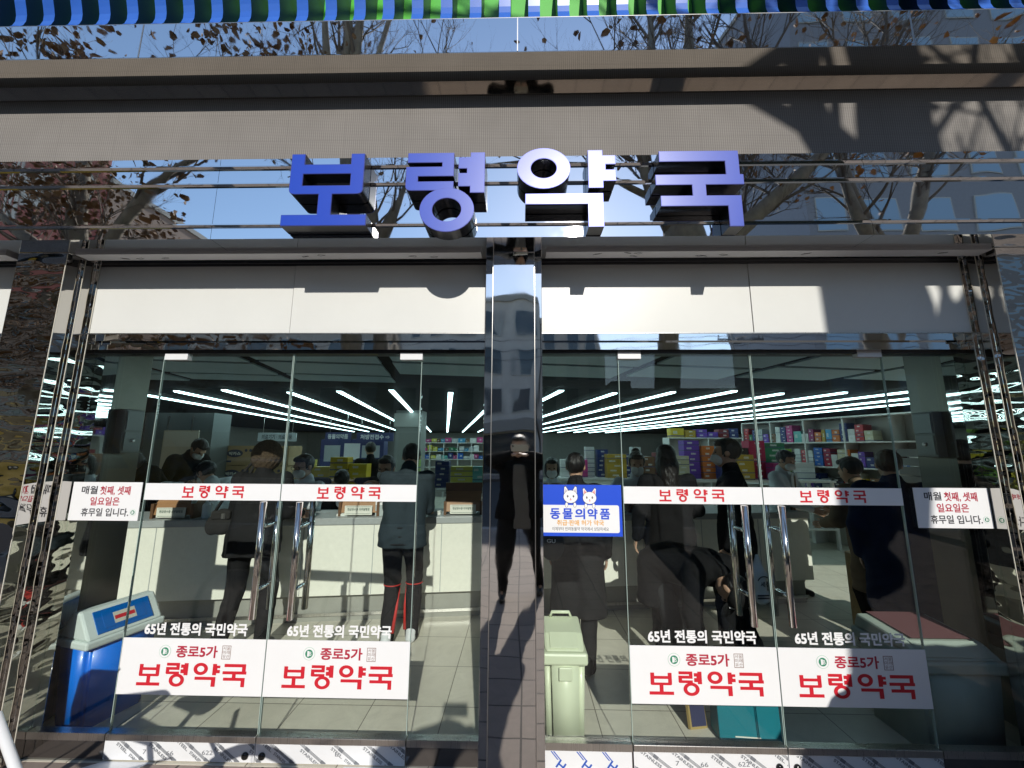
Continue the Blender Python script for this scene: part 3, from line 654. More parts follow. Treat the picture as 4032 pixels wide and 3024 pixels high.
# wooden boxes with a paper plate
M_WD = mat('box_wood', (0.33, 0.17, 0.075), 0.5, var=0.18, vscale=3, stretch=(1, 8, 8)); M_WDD = mat('box_wood_dark', (0.13, 0.065, 0.03), 0.5, var=0.2, vscale=4)
M_PAP = mat('paper_plate', (0.72, 0.72, 0.64), 0.5)
for px, s, lab in ((372, 1.0, 'brown wooden desk box with white plate at the left end of the counter'), (775, 1.02, 'brown wooden desk box between the tie pharmacist and the track suit customer'), (1000, 1.0, 'tall open wooden desk box beside the centre column'), (1390, 0.8, 'small wooden desk box half hidden behind the blue notice'), (1750, 1.0, 'dark wooden desk box at the right end of the counter')):
    p = ctop(px); t = thing('desk_box', lab, 'wooden box', p, 0.08, 'wooden desk boxes with white plates')
    w = 0.175 * s
    bm = NB(); prism(bm, [(0.0, 0.03), (0.22, 0.03), (0.22, 0.225), (0.10, 0.225), (0.025, 0.12)], -w, w, 'x'); obj('case', bm, M_WD, t, bevel=0.004)
    bm = NB(); box(bm, -w - 0.008, w + 0.008, 0.095, 0.115, 0.19, 0.30 if s == 1.0 and px == 1000 else 0.23); obj('lid', bm, M_WDD, t, bevel=0.003)
    bm = NB()
    for sx in (-1, 1): box(bm, sx * w - 0.012, sx * w + 0.012, -0.01, 0.2, 0, 0.13)
    obj('foot', bm, M_WDD, t)
    bm = NB(); box(bm, -0.125 * s, 0.125 * s, -0.02, -0.012, 0.012, 0.098); obj('plate', bm, M_PAP, t)
    bm = NB(); text(bm, '현금영수증 의무발행점', -0.1 * s, 0.1 * s, 0.052, 0.076, -0.0212, 0, 0.02); box(bm, -0.112 * s, 0.112 * s, -0.0208, -0.0201, 0.086, 0.089); box(bm, -0.112 * s, 0.112 * s, -0.0208, -0.0201, 0.022, 0.025); obj('plate_lettering', bm, mat('dark_green_ink', (0.04, 0.09, 0.07), 0.6), t, recalc=False)
    Mr = Matrix.Translation((0.0, 0.094 if px == 1000 else 0.058, 0.145)) @ Matrix.Rotation(R(0 if px == 1000 else -38), 4, 'X')
    bm = NB()
    for k, g in enumerate(('보', '령', '약', '국')): text(bm, g, -0.07 + 0.052 * k, -0.025 + 0.052 * k, -0.005, 0.045, -0.004, 0, 0.03, M=Mr)
    text(bm, '서울', -0.125, -0.09, 0.02, 0.043, -0.004, 0, 0.0, M=Mr); text(bm, '유산', -0.125, -0.09, -0.005, 0.018, -0.004, 0, 0.0, M=Mr)
    obj('branding', bm, M_INK, t, recalc=False)
def small(name, label, cat, px, py, mk, ms):
    bm = NB(); mk(bm); o = obj(name, bm, ms, None, ctop(px, py), bevel=0.002); o.rotation_euler = (0, 0, 0.1); return tag(o, label, cat)
small('brochure_holder', 'slim white upright brochure box right of the left wooden desk box', 'brochure box', 415, 1112, lambda b: (box(b, -0.02, 0.02, 0, 0.14, 0, 0.23), prism(b, [(-0.012, 0.04), (0.012, 0.04), (0.012, 0.19), (-0.012, 0.19)], -0.0012, -0.0002, 'y', 1)), [mat('pale_card', (0.62, 0.72, 0.68), 0.5), M_PGREEN])
small('sanitizer_bottle', 'clear pump bottle of hand sanitiser on the counter near the man with the bag', 'bottle', 445, 1112, lambda b: lathe(b, (0, 0, 0), [(0.033, 0), (0.035, 0.01), (0.035, 0.12), (0.015, 0.14), (0.015, 0.16), (0.02, 0.162), (0.02, 0.18), (0.005, 0.185), (0.005, 0.2)], 16), mat('clear_plastic', (0.55, 0.65, 0.7), 0.1))
small('tissue_dispenser', 'white cup dispenser with a dark opening beside the middle wooden desk box', 'dispenser', 819, 1114, lambda b: (prism(b, [(-0.04, 0), (0.04, 0), (0.04, 0.10), (-0.04, 0.10)], 0, 0.09, 'y', 1), prism(b, rnd([(-0.04, 0.10), (0.04, 0.10), (0.04, 0.19, 0.035), (-0.04, 0.19, 0.035)]), 0, 0.09, 'y', 0), prism(b, [(-0.02, 0.125), (0.02, 0.125), (0, 0.165)], -0.002, -0.0002, 'y', 2)), [M_WHT, mat('grey_plastic', (0.4, 0.45, 0.45), 0.4), M_BLK])
small('paper_pad', 'small white paper pad lying left of the middle wooden desk box', 'paper pad', 738, 1117, lambda b: (box(b, -0.05, 0.05, 0, 0.13, 0, 0.02), box(b, -0.04, 0.045, 0.02, 0.12, 0.0205, 0.035)), mat('pad_paper', (0.68, 0.70, 0.66), 0.6))
small('paper_pad', 'white paper pad lying between the track suit customer and the tall desk box', 'paper pad', 938, 1117, lambda b: (box(b, -0.06, 0.06, 0, 0.13, 0, 0.018), box(b, -0.05, 0.055, 0.02, 0.12, 0.0185, 0.028)), mat('pad_paper', (0.68, 0.70, 0.66), 0.6))
# medicine boxes: one box mesh, the colour of each box is its own
M_BOX = bpy.data.materials.new('carton'); M_BOX.use_nodes = True
def _carton():
    t = M_BOX.node_tree; p = t.nodes['Principled BSDF']; L = t.links.new
    oi = t.nodes.new('ShaderNodeObjectInfo'); tc = t.nodes.new('ShaderNodeTexCoord'); sp = t.nodes.new('ShaderNodeSeparateXYZ'); L(tc.outputs['Generated'], sp.inputs[0])
    def mth(op, a, b):
        n = t.nodes.new('ShaderNodeMath'); n.operation = op
        for i, v in enumerate((a, b)):
            if isinstance(v, (int, float)): n.inputs[i].default_value = v
            else: L(v, n.inputs[i])
        return n.outputs[0]
    def band(s, c, hw): return mth('LESS_THAN', mth('ABSOLUTE', mth('SUBTRACT', s, c), 0), hw)
    rnd_ = oi.outputs['Random']
    cx = mth('ADD', mth('MULTIPLY', rnd_, 0.4), 0.25)
    lab = mth('MULTIPLY', band(sp.outputs[0], cx, 0.16), band(sp.outputs[2], 0.55, 0.16))
    wv = t.nodes.new('ShaderNodeTexNoise'); wv.inputs['Scale'].default_value = 22; L(tc.outputs['Generated'], wv.inputs['Vector'])
    lab = mth('MULTIPLY', lab, mth('GREATER_THAN', wv.outputs[0], 0.45))
    stripe = mth('MULTIPLY', band(sp.outputs[2], 0.16, 0.07), mth('GREATER_THAN', mth('FRACT', mth('MULTIPLY', rnd_, 7.3), 0), 0.5))
    m1 = t.nodes.new('ShaderNodeMixRGB'); L(lab, m1.inputs[0]); L(oi.outputs['Color'], m1.inputs[1]); m1.inputs[2].default_value = (0.6, 0.6, 0.58, 1)
    m2 = t.nodes.new('ShaderNodeMixRGB'); L(stripe, m2.inputs[0]); L(m1.outputs[0], m2.inputs[1]); m2.inputs[2].default_value = (0.06, 0.07, 0.16, 1)
    L(m2.outputs[0], p.inputs['Base Color']); p.inputs['Roughness'].default_value = 0.42
_carton()
bm = NB(); box(bm, -0.5, 0.5, 0, 1, 0, 1); bmesh.ops.recalc_face_normals(bm, faces=bm.faces)
BOXME = bpy.data.meshes.new('medicine_box'); bm.to_mesh(BOXME); bm.free(); BOXME.materials.append(M_BOX)
CL = {'red': (0.42, 0.02, 0.03), 'crimson': (0.34, 0.01, 0.05), 'dark red': (0.16, 0.015, 0.02), 'navy': (0.02, 0.035, 0.16), 'blue': (0.02, 0.12, 0.45), 'sky blue': (0.05, 0.27, 0.48), 'purple': (0.12, 0.04, 0.36), 'white': (0.62, 0.63, 0.62), 'pale grey': (0.42, 0.45, 0.47), 'yellow': (0.62, 0.45, 0.02), 'lemon': (0.55, 0.50, 0.08), 'mustard': (0.42, 0.27, 0.03), 'orange': (0.55, 0.14, 0.02), 'green': (0.02, 0.17, 0.07), 'lime': (0.22, 0.42, 0.03), 'black': (0.025, 0.02, 0.02), 'pink': (0.5, 0.05, 0.22), 'teal': (0.12, 0.38, 0.36), 'brown': (0.16, 0.08, 0.04), 'cream': (0.55, 0.5, 0.34), 'magenta': (0.28, 0.02, 0.13)}
def mbox(M, x, y, z, w, d, h, color, label, group, rz=0):
    o = bpy.data.objects.new('medicine_box', BOXME); COL.objects.link(o)
    Mx = M @ Matrix.Translation((x, y, z)) @ Matrix.Rotation(rz, 4, 'Z'); o.matrix_world = Mx
    o.scale = (w, d, h); c = CL[color]; j = random.uniform(0.85, 1.15); o.color = (c[0] * j, c[1] * j, c[2] * j, 1)
    return tag(o, label, 'medicine box', group)
def stackrow(M, x0, x1, z, specs, where, group, d=0.2, y=0.02):
    # specs: (colour, number in stack, width, height)
    x = x0
    for si, (c, n, w, h) in enumerate(specs):
        if x + w > x1 + 0.001 or si >= len(NUM): break
        for k in range(n):
            if si < len(NUM):
                lab = '%s box, %s up in %s stack from left, %s' % (c, NUM[k], NUM[si], where)
            mbox(M, x + w / 2, y + random.uniform(0, 0.01), z + k * (h + 0.0006), w * 0.97, d, h, c, lab, group)
        x += w + random.uniform(0.004, 0.02)
def shelving(name, label, M, W, zs, Dp, ndiv, m, group=None, top=True):
    t = thing(name, label, 'shelving', M.to_translation(), 0, group); t.rotation_euler = M.to_euler()
    for z in zs: quick('shelf_board', m, t, (0, W, 0, Dp, z - 0.022, z))
    for i in range(ndiv + 1):
        x = W * i / ndiv; quick('upright', m, t, (x - 0.011, x + 0.011, 0.004, Dp - 0.004, 0, zs[-1] - 0.023))
    quick('back_board', mat('shelf_back', (0.42, 0.40, 0.37), 0.6), t, (0, W, Dp + 0.001, Dp + 0.02, 0, zs[-1]))
    return t
M_SHW = mat('white_shelf', (0.62, 0.62, 0.60), 0.4, var=0.03)
rr = random.Random(21)
def rspec(n, cols, wr, hr, nr):
    return [(rr.choice(cols), rr.randint(*nr), rr.uniform(*wr), rr.uniform(*hr)) for _ in range(n)]
# right wall shelving
a0 = Vector((4.55, 6.1, 0)); a1 = Vector((5.55, 3.05, 0)); dx = (a1 - a0); Wd = dx.length; az = math.atan2(dx.y, dx.x)
MR = Matrix.Translation(a0) @ Matrix.Rotation(az, 4, 'Z')
zsR = [0.5, 0.9, 1.28, 1.68, 2.08]
shelving('wall_shelving', 'tall white wall shelving full of medicine boxes at the right side of the shop', MR, Wd, zsR, 0.3, 5, M_SHW)
spR = {2: [('purple', 3, .2, .075), ('navy', 3, .16, .08), ('pale grey', 2, .2, .11), ('black', 2, .24, .08), ('red', 2, .18, .1), ('white', 4, .15, .07), ('yellow', 2, .13, .13), ('brown', 3, .16, .07), ('cream', 2, .2, .09), ('white', 2, .16, .12), ('sky blue', 2, .15, .11), ('yellow', 1, .16, .2), ('dark red', 3, .22, .08), ('lemon', 1, .1, .18)],
       1: [('red', 2, .2, .09), ('white', 3, .17, .07), ('purple', 3, .2, .08), ('pale grey', 3, .17, .08), ('navy', 2, .17, .1), ('brown', 2, .2, .1), ('yellow', 2, .15, .09), ('cream', 2, .18, .1), ('teal', 2, .17, .1), ('lemon', 2, .15, .1)],
       3: [('black', 3, .26, .07), ('red', 1, .16, .12), ('white', 4, .15, .07), ('red', 3, .14, .08), ('white', 3, .12, .08), ('blue', 4, .2, .075), ('crimson', 3, .16, .09), ('white', 2, .13, .12), ('cream', 3, .17, .085), ('orange', 3, .08, .085), ('white', 2, .13, .09), ('purple', 3, .12, .1), ('navy', 2, .2, .1), ('yellow', 1, .1, .25), ('dark red', 5, .24, .055)],
       }
spR4 = [('red', 4, .15, .07), ('green', 1, .1, .2), ('navy', 3, .15, .08), ('pale grey', 3, .15, .08), ('purple', 2, .17, .1), ('brown', 2, .18, .1), ('white', 4, .13, .07), ('navy', 4, .14, .07), ('pink', 4, .17, .075), ('teal', 1, .2, .24), ('white', 1, .16, .18), ('magenta', 2, .12, .09), ('orange', 2, .15, .1), ('mustard', 1, .08, .25), ('sky blue', 1, .13, .25), ('orange', 2, .16, .12)]
def dense(sp): return [(c, n + (1 if h < 0.1 else 0), w_ * 0.72, h * 0.8) for c, n, w_, h in sp]
spR[2] = dense(spR[2][:9]); spR[3] = dense(spR[3] + [('blue', 2, .15, .1), ('white', 3, .14, .08), ('green', 2, .16, .1), ('crimson', 3, .16, .08)]); spR4 = dense(spR4 + [('navy', 3, .15, .09), ('white', 2, .14, .12), ('red', 3, .16, .08), ('cream', 2, .16, .1)])
stackrow(MR, 1.2, Wd - 0.03, zsR[1] + 0.001, spR[2], 'third right wall shelf', 'medicine boxes on the right wall shelving')
stackrow(MR, 0.75, Wd - 0.03, zsR[2] + 0.001, spR[3], 'second right wall shelf', 'medicine boxes on the right wall shelving')
stackrow(MR, 0.03, Wd - 0.03, zsR[3] + 0.001, spR4, 'top right wall shelf', 'medicine boxes on the right wall shelving')
# back shelving seen left of the column
MB = Matrix.Translation((-3.35, 10.6, 0)) @ Matrix.Rotation(0.05, 4, 'Z')
shelving('back_shelving', 'white pigeonhole shelving far back, seen between the track suit customer and the column', MB, 4.0, [0.6, 0.95, 1.2, 1.45, 1.72], 0.3, 9, M_SHW)
cool = ['white', 'teal', 'pale grey', 'navy', 'sky blue', 'white', 'pink', 'blue', 'lemon', 'green', 'white', 'brown']
for zi, z in ((1, 1.2), (2, 1.45), (3, 1.72)):
    stackrow(MB, 0.05, 3.95, z + 0.001, rspec(12, cool, (.12, .22), (.08, .19), (1, 1)), ['fourth', 'third', 'second', 'top'][zi] + ' back shelf', 'medicine boxes on the back shelving')
# display stacks in the middle right
def island(label, cx, cy, W, D, h, rz, m=None):
    t = thing('display_table', label, 'display table', (cx, cy, 0), rz, 'low display tables stacked with boxes')
    quick('table_top', m or M_SHW, t, (0, W, 0, D, h - 0.03, h)); 
    for x in (0.02, W - 0.06):
        for y in (0.02, D - 0.06): quick('leg', M_SHW, t, (x, x + 0.04, y, y + 0.04, 0, h - 0.031))
    quick('lower_shelf', M_SHW, t, (0.061, W - 0.061, 0.02, D - 0.02, 0.3, 0.32))
    return Matrix.Translation((cx, cy, h + 0.001)) @ Matrix.Rotation(rz, 4, 'Z')
def tall(M, specs, where, group):
    for i, (c, n, x, y, w, d, h) in enumerate(specs):
        for k in range(n - 2 if n > 4 else n): mbox(M, x, y, k * (h + 0.0006), w, d, h, c, '%s box, %s up in %s pile from left, %s' % (c, NUM[k], NUM[i], where), group)
p = at(1515, 1040, 4.3)
MI = island('display table crowded with bright box piles behind the long haired customer', p.x - 0.85, 4.3, 3.0, 0.6, 1.06, 0.02)
g = 'box piles on the middle display table'
tall(MI, [('brown', 6, 0.12, 0.25, .2, .2, .09), ('dark red', 7, 0.36, 0.3, .2, .2, .085), ('cream', 7, 0.62, 0.15, .26, .22, .075), ('purple', 9, 0.88, 0.32, .26, .22, .09), ('orange', 8, 1.13, 0.26, .2, .22, .09), ('navy', 6, 1.32, 0.1, .18, .2, .085), ('sky blue', 9, 1.46, 0.3, .2, .22, .075), ('mustard', 4, 1.62, 0.05, .26, .2, .1), ('black', 8, 1.72, 0.3, .2, .22, .085), ('crimson', 9, 1.96, 0.28, .26, .22, .09), ('magenta', 3, 2.15, 0.04, .2, .2, .09), ('green', 9, 2.28, 0.32, .34, .22, .085), ('lime', 7, 2.52, 0.36, .14, .2, .1), ('white', 5, 2.74, 0.32, .36, .22, .09)], 'middle display table', g)
p = at(1300, 1040, 5.2)
MI2 = island('display table with yellow and pink box piles right of the column', p.x - 0.75, 5.2, 1.6, 0.6, 1.02, 0.02)
tall(MI2, [('white', 6, 0.15, 0.3, .2, .2, .08), ('pink', 6, 0.42, 0.2, .24, .2, .08), ('white', 9, 0.62, 0.35, .16, .2, .08), ('navy', 8, 0.84, 0.25, .2, .2, .085), ('mustard', 7, 1.05, 0.05, .36, .24, .085), ('navy', 7, 1.32, 0.25, .2, .2, .085), ('white', 9, 1.5, 0.3, .16, .2, .08)], 'table right of the column', 'box piles on the display table right of the column')
MI3 = Matrix.Translation((at(1490, 1000, 5.6).x, 6.6, 0)) @ Matrix.Rotation(0.03, 4, 'Z')
shelving('low_shelving', 'dark fronted shelf unit behind the bright box piles', MI3, 2.6, [0.9, 1.35, 1.8], 0.35, 3, M_SHW)
stackrow(MI3, 0.05, 2.5, 1.801, [('yellow', 1, .3, .2), ('mustard', 2, .24, .08), ('purple', 2, .24, .09), ('purple', 1, .22, .12), ('dark red', 2, .22, .09), ('navy', 2, .2, .1)], 'top of rear shelf unit', 'boxes on top of the shelf unit')
# yellow boxes and cartons on the left
p = at(715, 1020, 3.6)
MY = island('display table with yellow boxes behind the pharmacist in a tie', p.x - 0.6, 3.6, 1.2, 0.5, 1.0, 0.05)
tall(MY, [('lemon', 4, 0.1, 0.2, .2, .2, .09), ('yellow', 5, 0.35, 0.2, .26, .22, .085), ('yellow', 4, 0.62, 0.18, .26, .22, .1), ('yellow', 3, 0.9, 0.2, .26, .22, .1)], 'yellow box table', 'yellow boxes behind the counter')
p = at(960, 1040, 3.4)
MG = island('display table with navy and lemon boxes behind the tall desk box', p.x - 0.55, 3.4, 1.3, 0.5, 0.98, 0.04)
tall(MG, [('lime', 4, 0.06, 0.25, .12, .2, .13), ('magenta', 2, 0.24, 0.28, .2, .2, .08), ('navy', 7, 0.47, 0.25, .2, .2, .075), ('lemon', 6, 0.76, 0.22, .32, .22, .075), ('teal', 3, 1.02, 0.2, .2, .2, .1), ('white', 4, 1.22, 0.2, .18, .2, .09)], 'table left of the column', 'box piles left of the column')
M_CARD = mat('brown_cardboard', (0.36, 0.25, 0.13), 0.65, var=0.1, vscale=5)
q = at(540, 1000, 4.6)
for i, (dx_, z, lab) in enumerate(((0, 0.9, 'lower left brown carton of the stack behind the leaning man'), (0.62, 0.9, 'lower right brown carton of the stack behind the leaning man'), (0.02, 1.24, 'upper left brown carton with dark oval print in the stack behind the leaning man'), (0.63, 1.24, 'upper right brown carton of the stack behind the leaning man'))):
    bm = NB(); box(bm, 0, 0.58, 0, 0.4, 0, 0.33); prism(bm, circ(0.25, 0.2, 0.14, 20, 0.065), -0.002, -0.0005, 'y', 1)
    for k in range(2): prism(bm, circ(0.44 + 0.08 * k, 0.25, 0.025, 12), -0.002, -0.0005, 'y', 1)
    box(bm, 0.02, 0.2, -0.0015, -0.0005, 0.05, 0.08, 1); text(bm, '박카스', 0.15, 0.35, 0.17, 0.225, -0.003, 2, 0.04)
    tag(obj('carton', bm, [M_CARD, mat('carton_print', (0.05, 0.05, 0.09), 0.6), M_PAP], None, (q.x - 0.55 + dx_, 4.6, z)), lab, 'carton', 'brown cartons stacked behind the counter')
quick_t = thing('carton_table', 'low grey table carrying the brown cartons', 'table', (q.x - 0.6, 4.55, 0))
quick('table_top', M_CTG, quick_t, (0, 1.4, 0, 0.5, 0.86, 0.899)); quick('leg', M_CTG, quick_t, (0.02, 0.08, 0.02, 0.08, 0, 0.86)); quick('leg', M_CTG, quick_t, (1.3, 1.36, 0.02, 0.08, 0, 0.86)); quick('leg', M_CTG, quick_t, (0.02, 0.08, 0.4, 0.46, 0, 0.86)); quick('leg', M_CTG, quick_t, (1.3, 1.36, 0.4, 0.46, 0, 0.86))
# hanging signs
M_SGN = mat('sign_grey', (0.42, 0.45, 0.47), 0.5); M_NVY = mat('sign_navy', (0.03, 0.04, 0.14), 0.5)
for px0, px1, py, Y, b, m, ti, lab in ((556, 640, 944, 6.8, '의료기기 · 의료용품', M_SGN, M_INK, 'grey hanging sign with dark letters above the brown cartons'), (702, 758, 943, 7.2, '동물의약품', M_NVY, M_WHT, 'navy hanging sign with white letters left of the arrow sign'), (770, 850, 944, 7.4, '처방전접수 ⇨', M_NVY, M_WHT, 'hanging sign with white letters and an arrow near the dark pillar')):
    a = at(px0, py + 9, Y); c = at(px1, py - 9, Y); t = thing('hanging_sign', lab, 'hanging sign', (a.x, Y, a.z))
    W = c.x - a.x; Hh = c.z - a.z; quick('sign_panel', m, t, (0, W, 0, 0.04, 0, Hh))
    bm = NB(); text(bm, b, W * 0.1, W * 0.9, Hh * 0.22, Hh * 0.8, -0.003, 0, 0.02); obj('lettering', bm, ti, t, recalc=False)
    bm = NB()
    for x in (0.1, W - 0.1): tube(bm, [(x, 0.02, Hh), (x, 0.02, 2.365 - a.z)], 0.006, 6)
    obj('hanger', bm, M_BRS, t)
bm = NB(); box(bm, -0.28, 0.28, 0, 0.5, 0, 2.369); box(bm, -0.31, 0.31, -0.03, 0.0, 2.0, 2.3, 1); p = at(880, 960, 6.5); tag(obj('shop_pillar', bm, [mat('pillar_grey', (0.2, 0.21, 0.2), 0.6), mat('pillar_notice', (0.35, 0.36, 0.34), 0.5)], None, (p.x, 6.5, 0)), 'grey square pillar inside the shop above the track suit customer', 'pillar')
# posters and a cabinet at the far left
bm = NB(); box(bm, 0, 1.5, 0, 0.4, 0, 2.1); 
for x in (0.35, 0.75, 1.15): box(bm, x, x + 0.02, -0.012, 0, 0.05, 2.05, 1)
p = at(300, 950, 4.2); tag(obj('metal_cabinet', bm, [mat('cabinet_grey', (0.16, 0.18, 0.18), 0.35, 0.4), M_BRS], None, (p.x - 0.3, 4.2, 0)), 'tall dark metal cabinet at the far left behind the crouching customer', 'cabinet')
bm = NB(); box(bm, 0, 0.55, 0, 0.02, 0, 0.6); box(bm, 0.02, 0.53, -0.003, 0, 0.35, 0.58, 1); p = at(345, 1000, 3.9); tag(obj('poster_board', bm, [mat('poster_cream', (0.46, 0.42, 0.34), 0.6), mat('poster_white', (0.5, 0.48, 0.42), 0.6)], None, (p.x, 3.9, 1.2)), 'cream poster board behind the man in black leaning over the counter', 'poster')
bm = NB(); box(bm, 0, 1.6, 0, 0.3, 0, 1.75); box(bm, 0.1, 0.5, -0.004, 0, 1.2, 1.6, 1); box(bm, 0.6, 1.0, -0.004, 0, 1.25, 1.65, 2); box(bm, 1.05, 1.5, -0.004, 0, 1.3, 1.6, 1); p = at(690, 1000, 7.8); tag(obj('poster_wall', bm, [M_NVY, M_SGN, M_WHT], None, (p.x, 7.8, 0)), 'dark back partition with pale posters under the hanging signs', 'partition')
# control boxes on the jambs
for sd_, lab in ((-1, 'grey key switch box on the left inner jamb'), (1, 'grey key switch box on the right inner jamb')):
    t = thing('switch_box', lab, 'switch box', (sd_ * 2.649, 0.39, at(240, 978, 0.39).z), R(-90 * sd_))
    w = 0.065
    quick('box_body', mat('box_grey', (0.20, 0.215, 0.21), 0.4, 0.3), t, (-w, w, -0.06, 0, 0, 0.285), bevel=0.004)
    quick('cover', mat('box_cover', (0.24, 0.26, 0.255), 0.35, 0.3), t, (-w + 0.01, w - 0.01, -0.068, -0.0605, 0.15, 0.272)); quick('cover', mat('box_cover', (0.24, 0.26, 0.255), 0.35, 0.3), t, (-w + 0.01, w - 0.01, -0.066, -0.0605, 0.015, 0.135))
    bm = NB(); lathe(bm, (0, 0, 0), [(0.012, 0), (0.012, 0.008), (0.008, 0.011)], 14, M=Matrix.Translation((0, -0.067, 0.08)) @ Matrix.Rotation(R(90), 4, 'X')); obj('keyhole', bm, M_BRS, t)
bm = NB()
for k in range(14): box(bm, 0, 0.12, 0, 0.3, 0.1 + 0.075 * k, 0.165 + 0.075 * k)
p = at(2050, 1100, 1.05); tag(obj('paper_tray_tower', bm, mat('tray_grey', (0.36, 0.38, 0.38), 0.5), None, (p.x - 0.06, 1.05, 0.42)), 'narrow tower of pale grey paper trays beside the right jamb', 'tray tower')
quick_s = thing('tray_stand', 'dark stand under the pale tray tower at right', 'stand', (p.x - 0.12, 1.0, 0)); quick('stand_body', M_BLK, quick_s, (0, 0.3, 0, 0.4, 0.003, 0.515)); quick('stand_top', M_CTG, quick_s, (-0.01, 0.31, -0.01, 0.41, 0.516, 0.519))
# bins
def bin_gable(label, x, y, rz, M_body, M_lid, M_flap, w=0.26, d=0.40, h=0.50, sticker=True):
    t = thing('waste_bin', label, 'bin', (x, y, 0.002), rz)
    bm = NB(); b = 0.86
    A = [(-w / 2 * b, -d / 2 * b, 0), (w / 2 * b, -d / 2 * b, 0), (w / 2 * b, d / 2 * b, 0), (-w / 2 * b, d / 2 * b, 0)]; B = [(-w / 2, -d / 2, h), (w / 2, -d / 2, h), (w / 2, d / 2, h), (-w / 2, d / 2, h)]
    va = [bm.verts.new(v) for v in A]; vb = [bm.verts.new(v) for v in B]
    bm.faces.new(va[::-1]); bm.faces.new(vb)
    for i in range(4): bm.faces.new((va[i], va[(i + 1) % 4], vb[(i + 1) % 4], vb[i]))
    bmesh.ops.bevel(bm, geom=[e for e in bm.edges if abs(e.verts[0].co.z - e.verts[1].co.z) > 0.1], offset=0.03, segments=4, affect='EDGES')
    for f in bm.faces: f.smooth = True
    obj('bin_body', bm, M_body, t)
    bm = NB(); box(bm, -w / 2 - 0.014, w / 2 + 0.014, -d / 2 - 0.014, d / 2 + 0.014, h - 0.03, h + 0.012)
    obj('lid_rim', bm, M_lid, t, bevel=0.01)
    bm = NB(); prism(bm, [(-w / 2 - 0.004, h + 0.0125), (w / 2 + 0.004, h + 0.0125), (0.03, h + 0.155), (-0.03, h + 0.155)], -d / 2 - 0.004, d / 2 + 0.004, 'y'); obj('lid', bm, M_lid, t, bevel=0.012)
    for s in (1, -1):
        Mf = Matrix.Translation((s * (w / 2 + 0.03) / 2, 0, h + 0.0845)) @ Matrix.Rotation(s * math.atan2(0.1425, w / 2 - 0.026), 4, 'Y')
        bm = NB(); L_ = math.hypot(0.1425, w / 2 - 0.026)
        box(bm, -L_ / 2 + 0.02, L_ / 2 - 0.02, -d / 2 + 0.045, d / 2 - 0.045, 0.0, 0.006, 0, Mf); f = obj('flap', bm, M_flap, t, bevel=0.002)
        bm = NB(); box(bm, -L_ / 2 + 0.04, L_ / 2 - 0.04, -d / 2 + 0.08, d / 2 - 0.08, 0.0062, 0.0085, 0, Mf); obj('flap_panel', bm, M_flap, f, bevel=0.001)
        if s == 1 and sticker:
            bm = NB(); box(bm, -0.03, 0.035, -0.055, 0.055, 0.009, 0.0098, 0, Mf); box(bm, -0.008, 0.014, -0.05, 0.05, 0.01, 0.0105, 1, Mf); obj('sticker', bm, [mat('sticker_cream', (0.6, 0.58, 0.5), 0.5), M_RED], f)
    return t
M_BB = mat('blue_plastic', (0.0, 0.16, 0.72), 0.35, var=0.05, vscale=4, coat=0.2); M_BL = mat('white_plastic', (0.66, 0.73, 0.70), 0.38, var=0.03); M_BF = mat('blue_flap', (0.0, 0.12, 0.45), 0.3)
bin_gable('blue swing top bin with white lid behind the left side pane', -2.47, 0.335, R(-14), M_BB, M_BL, M_BF, 0.25, 0.37, 0.46)
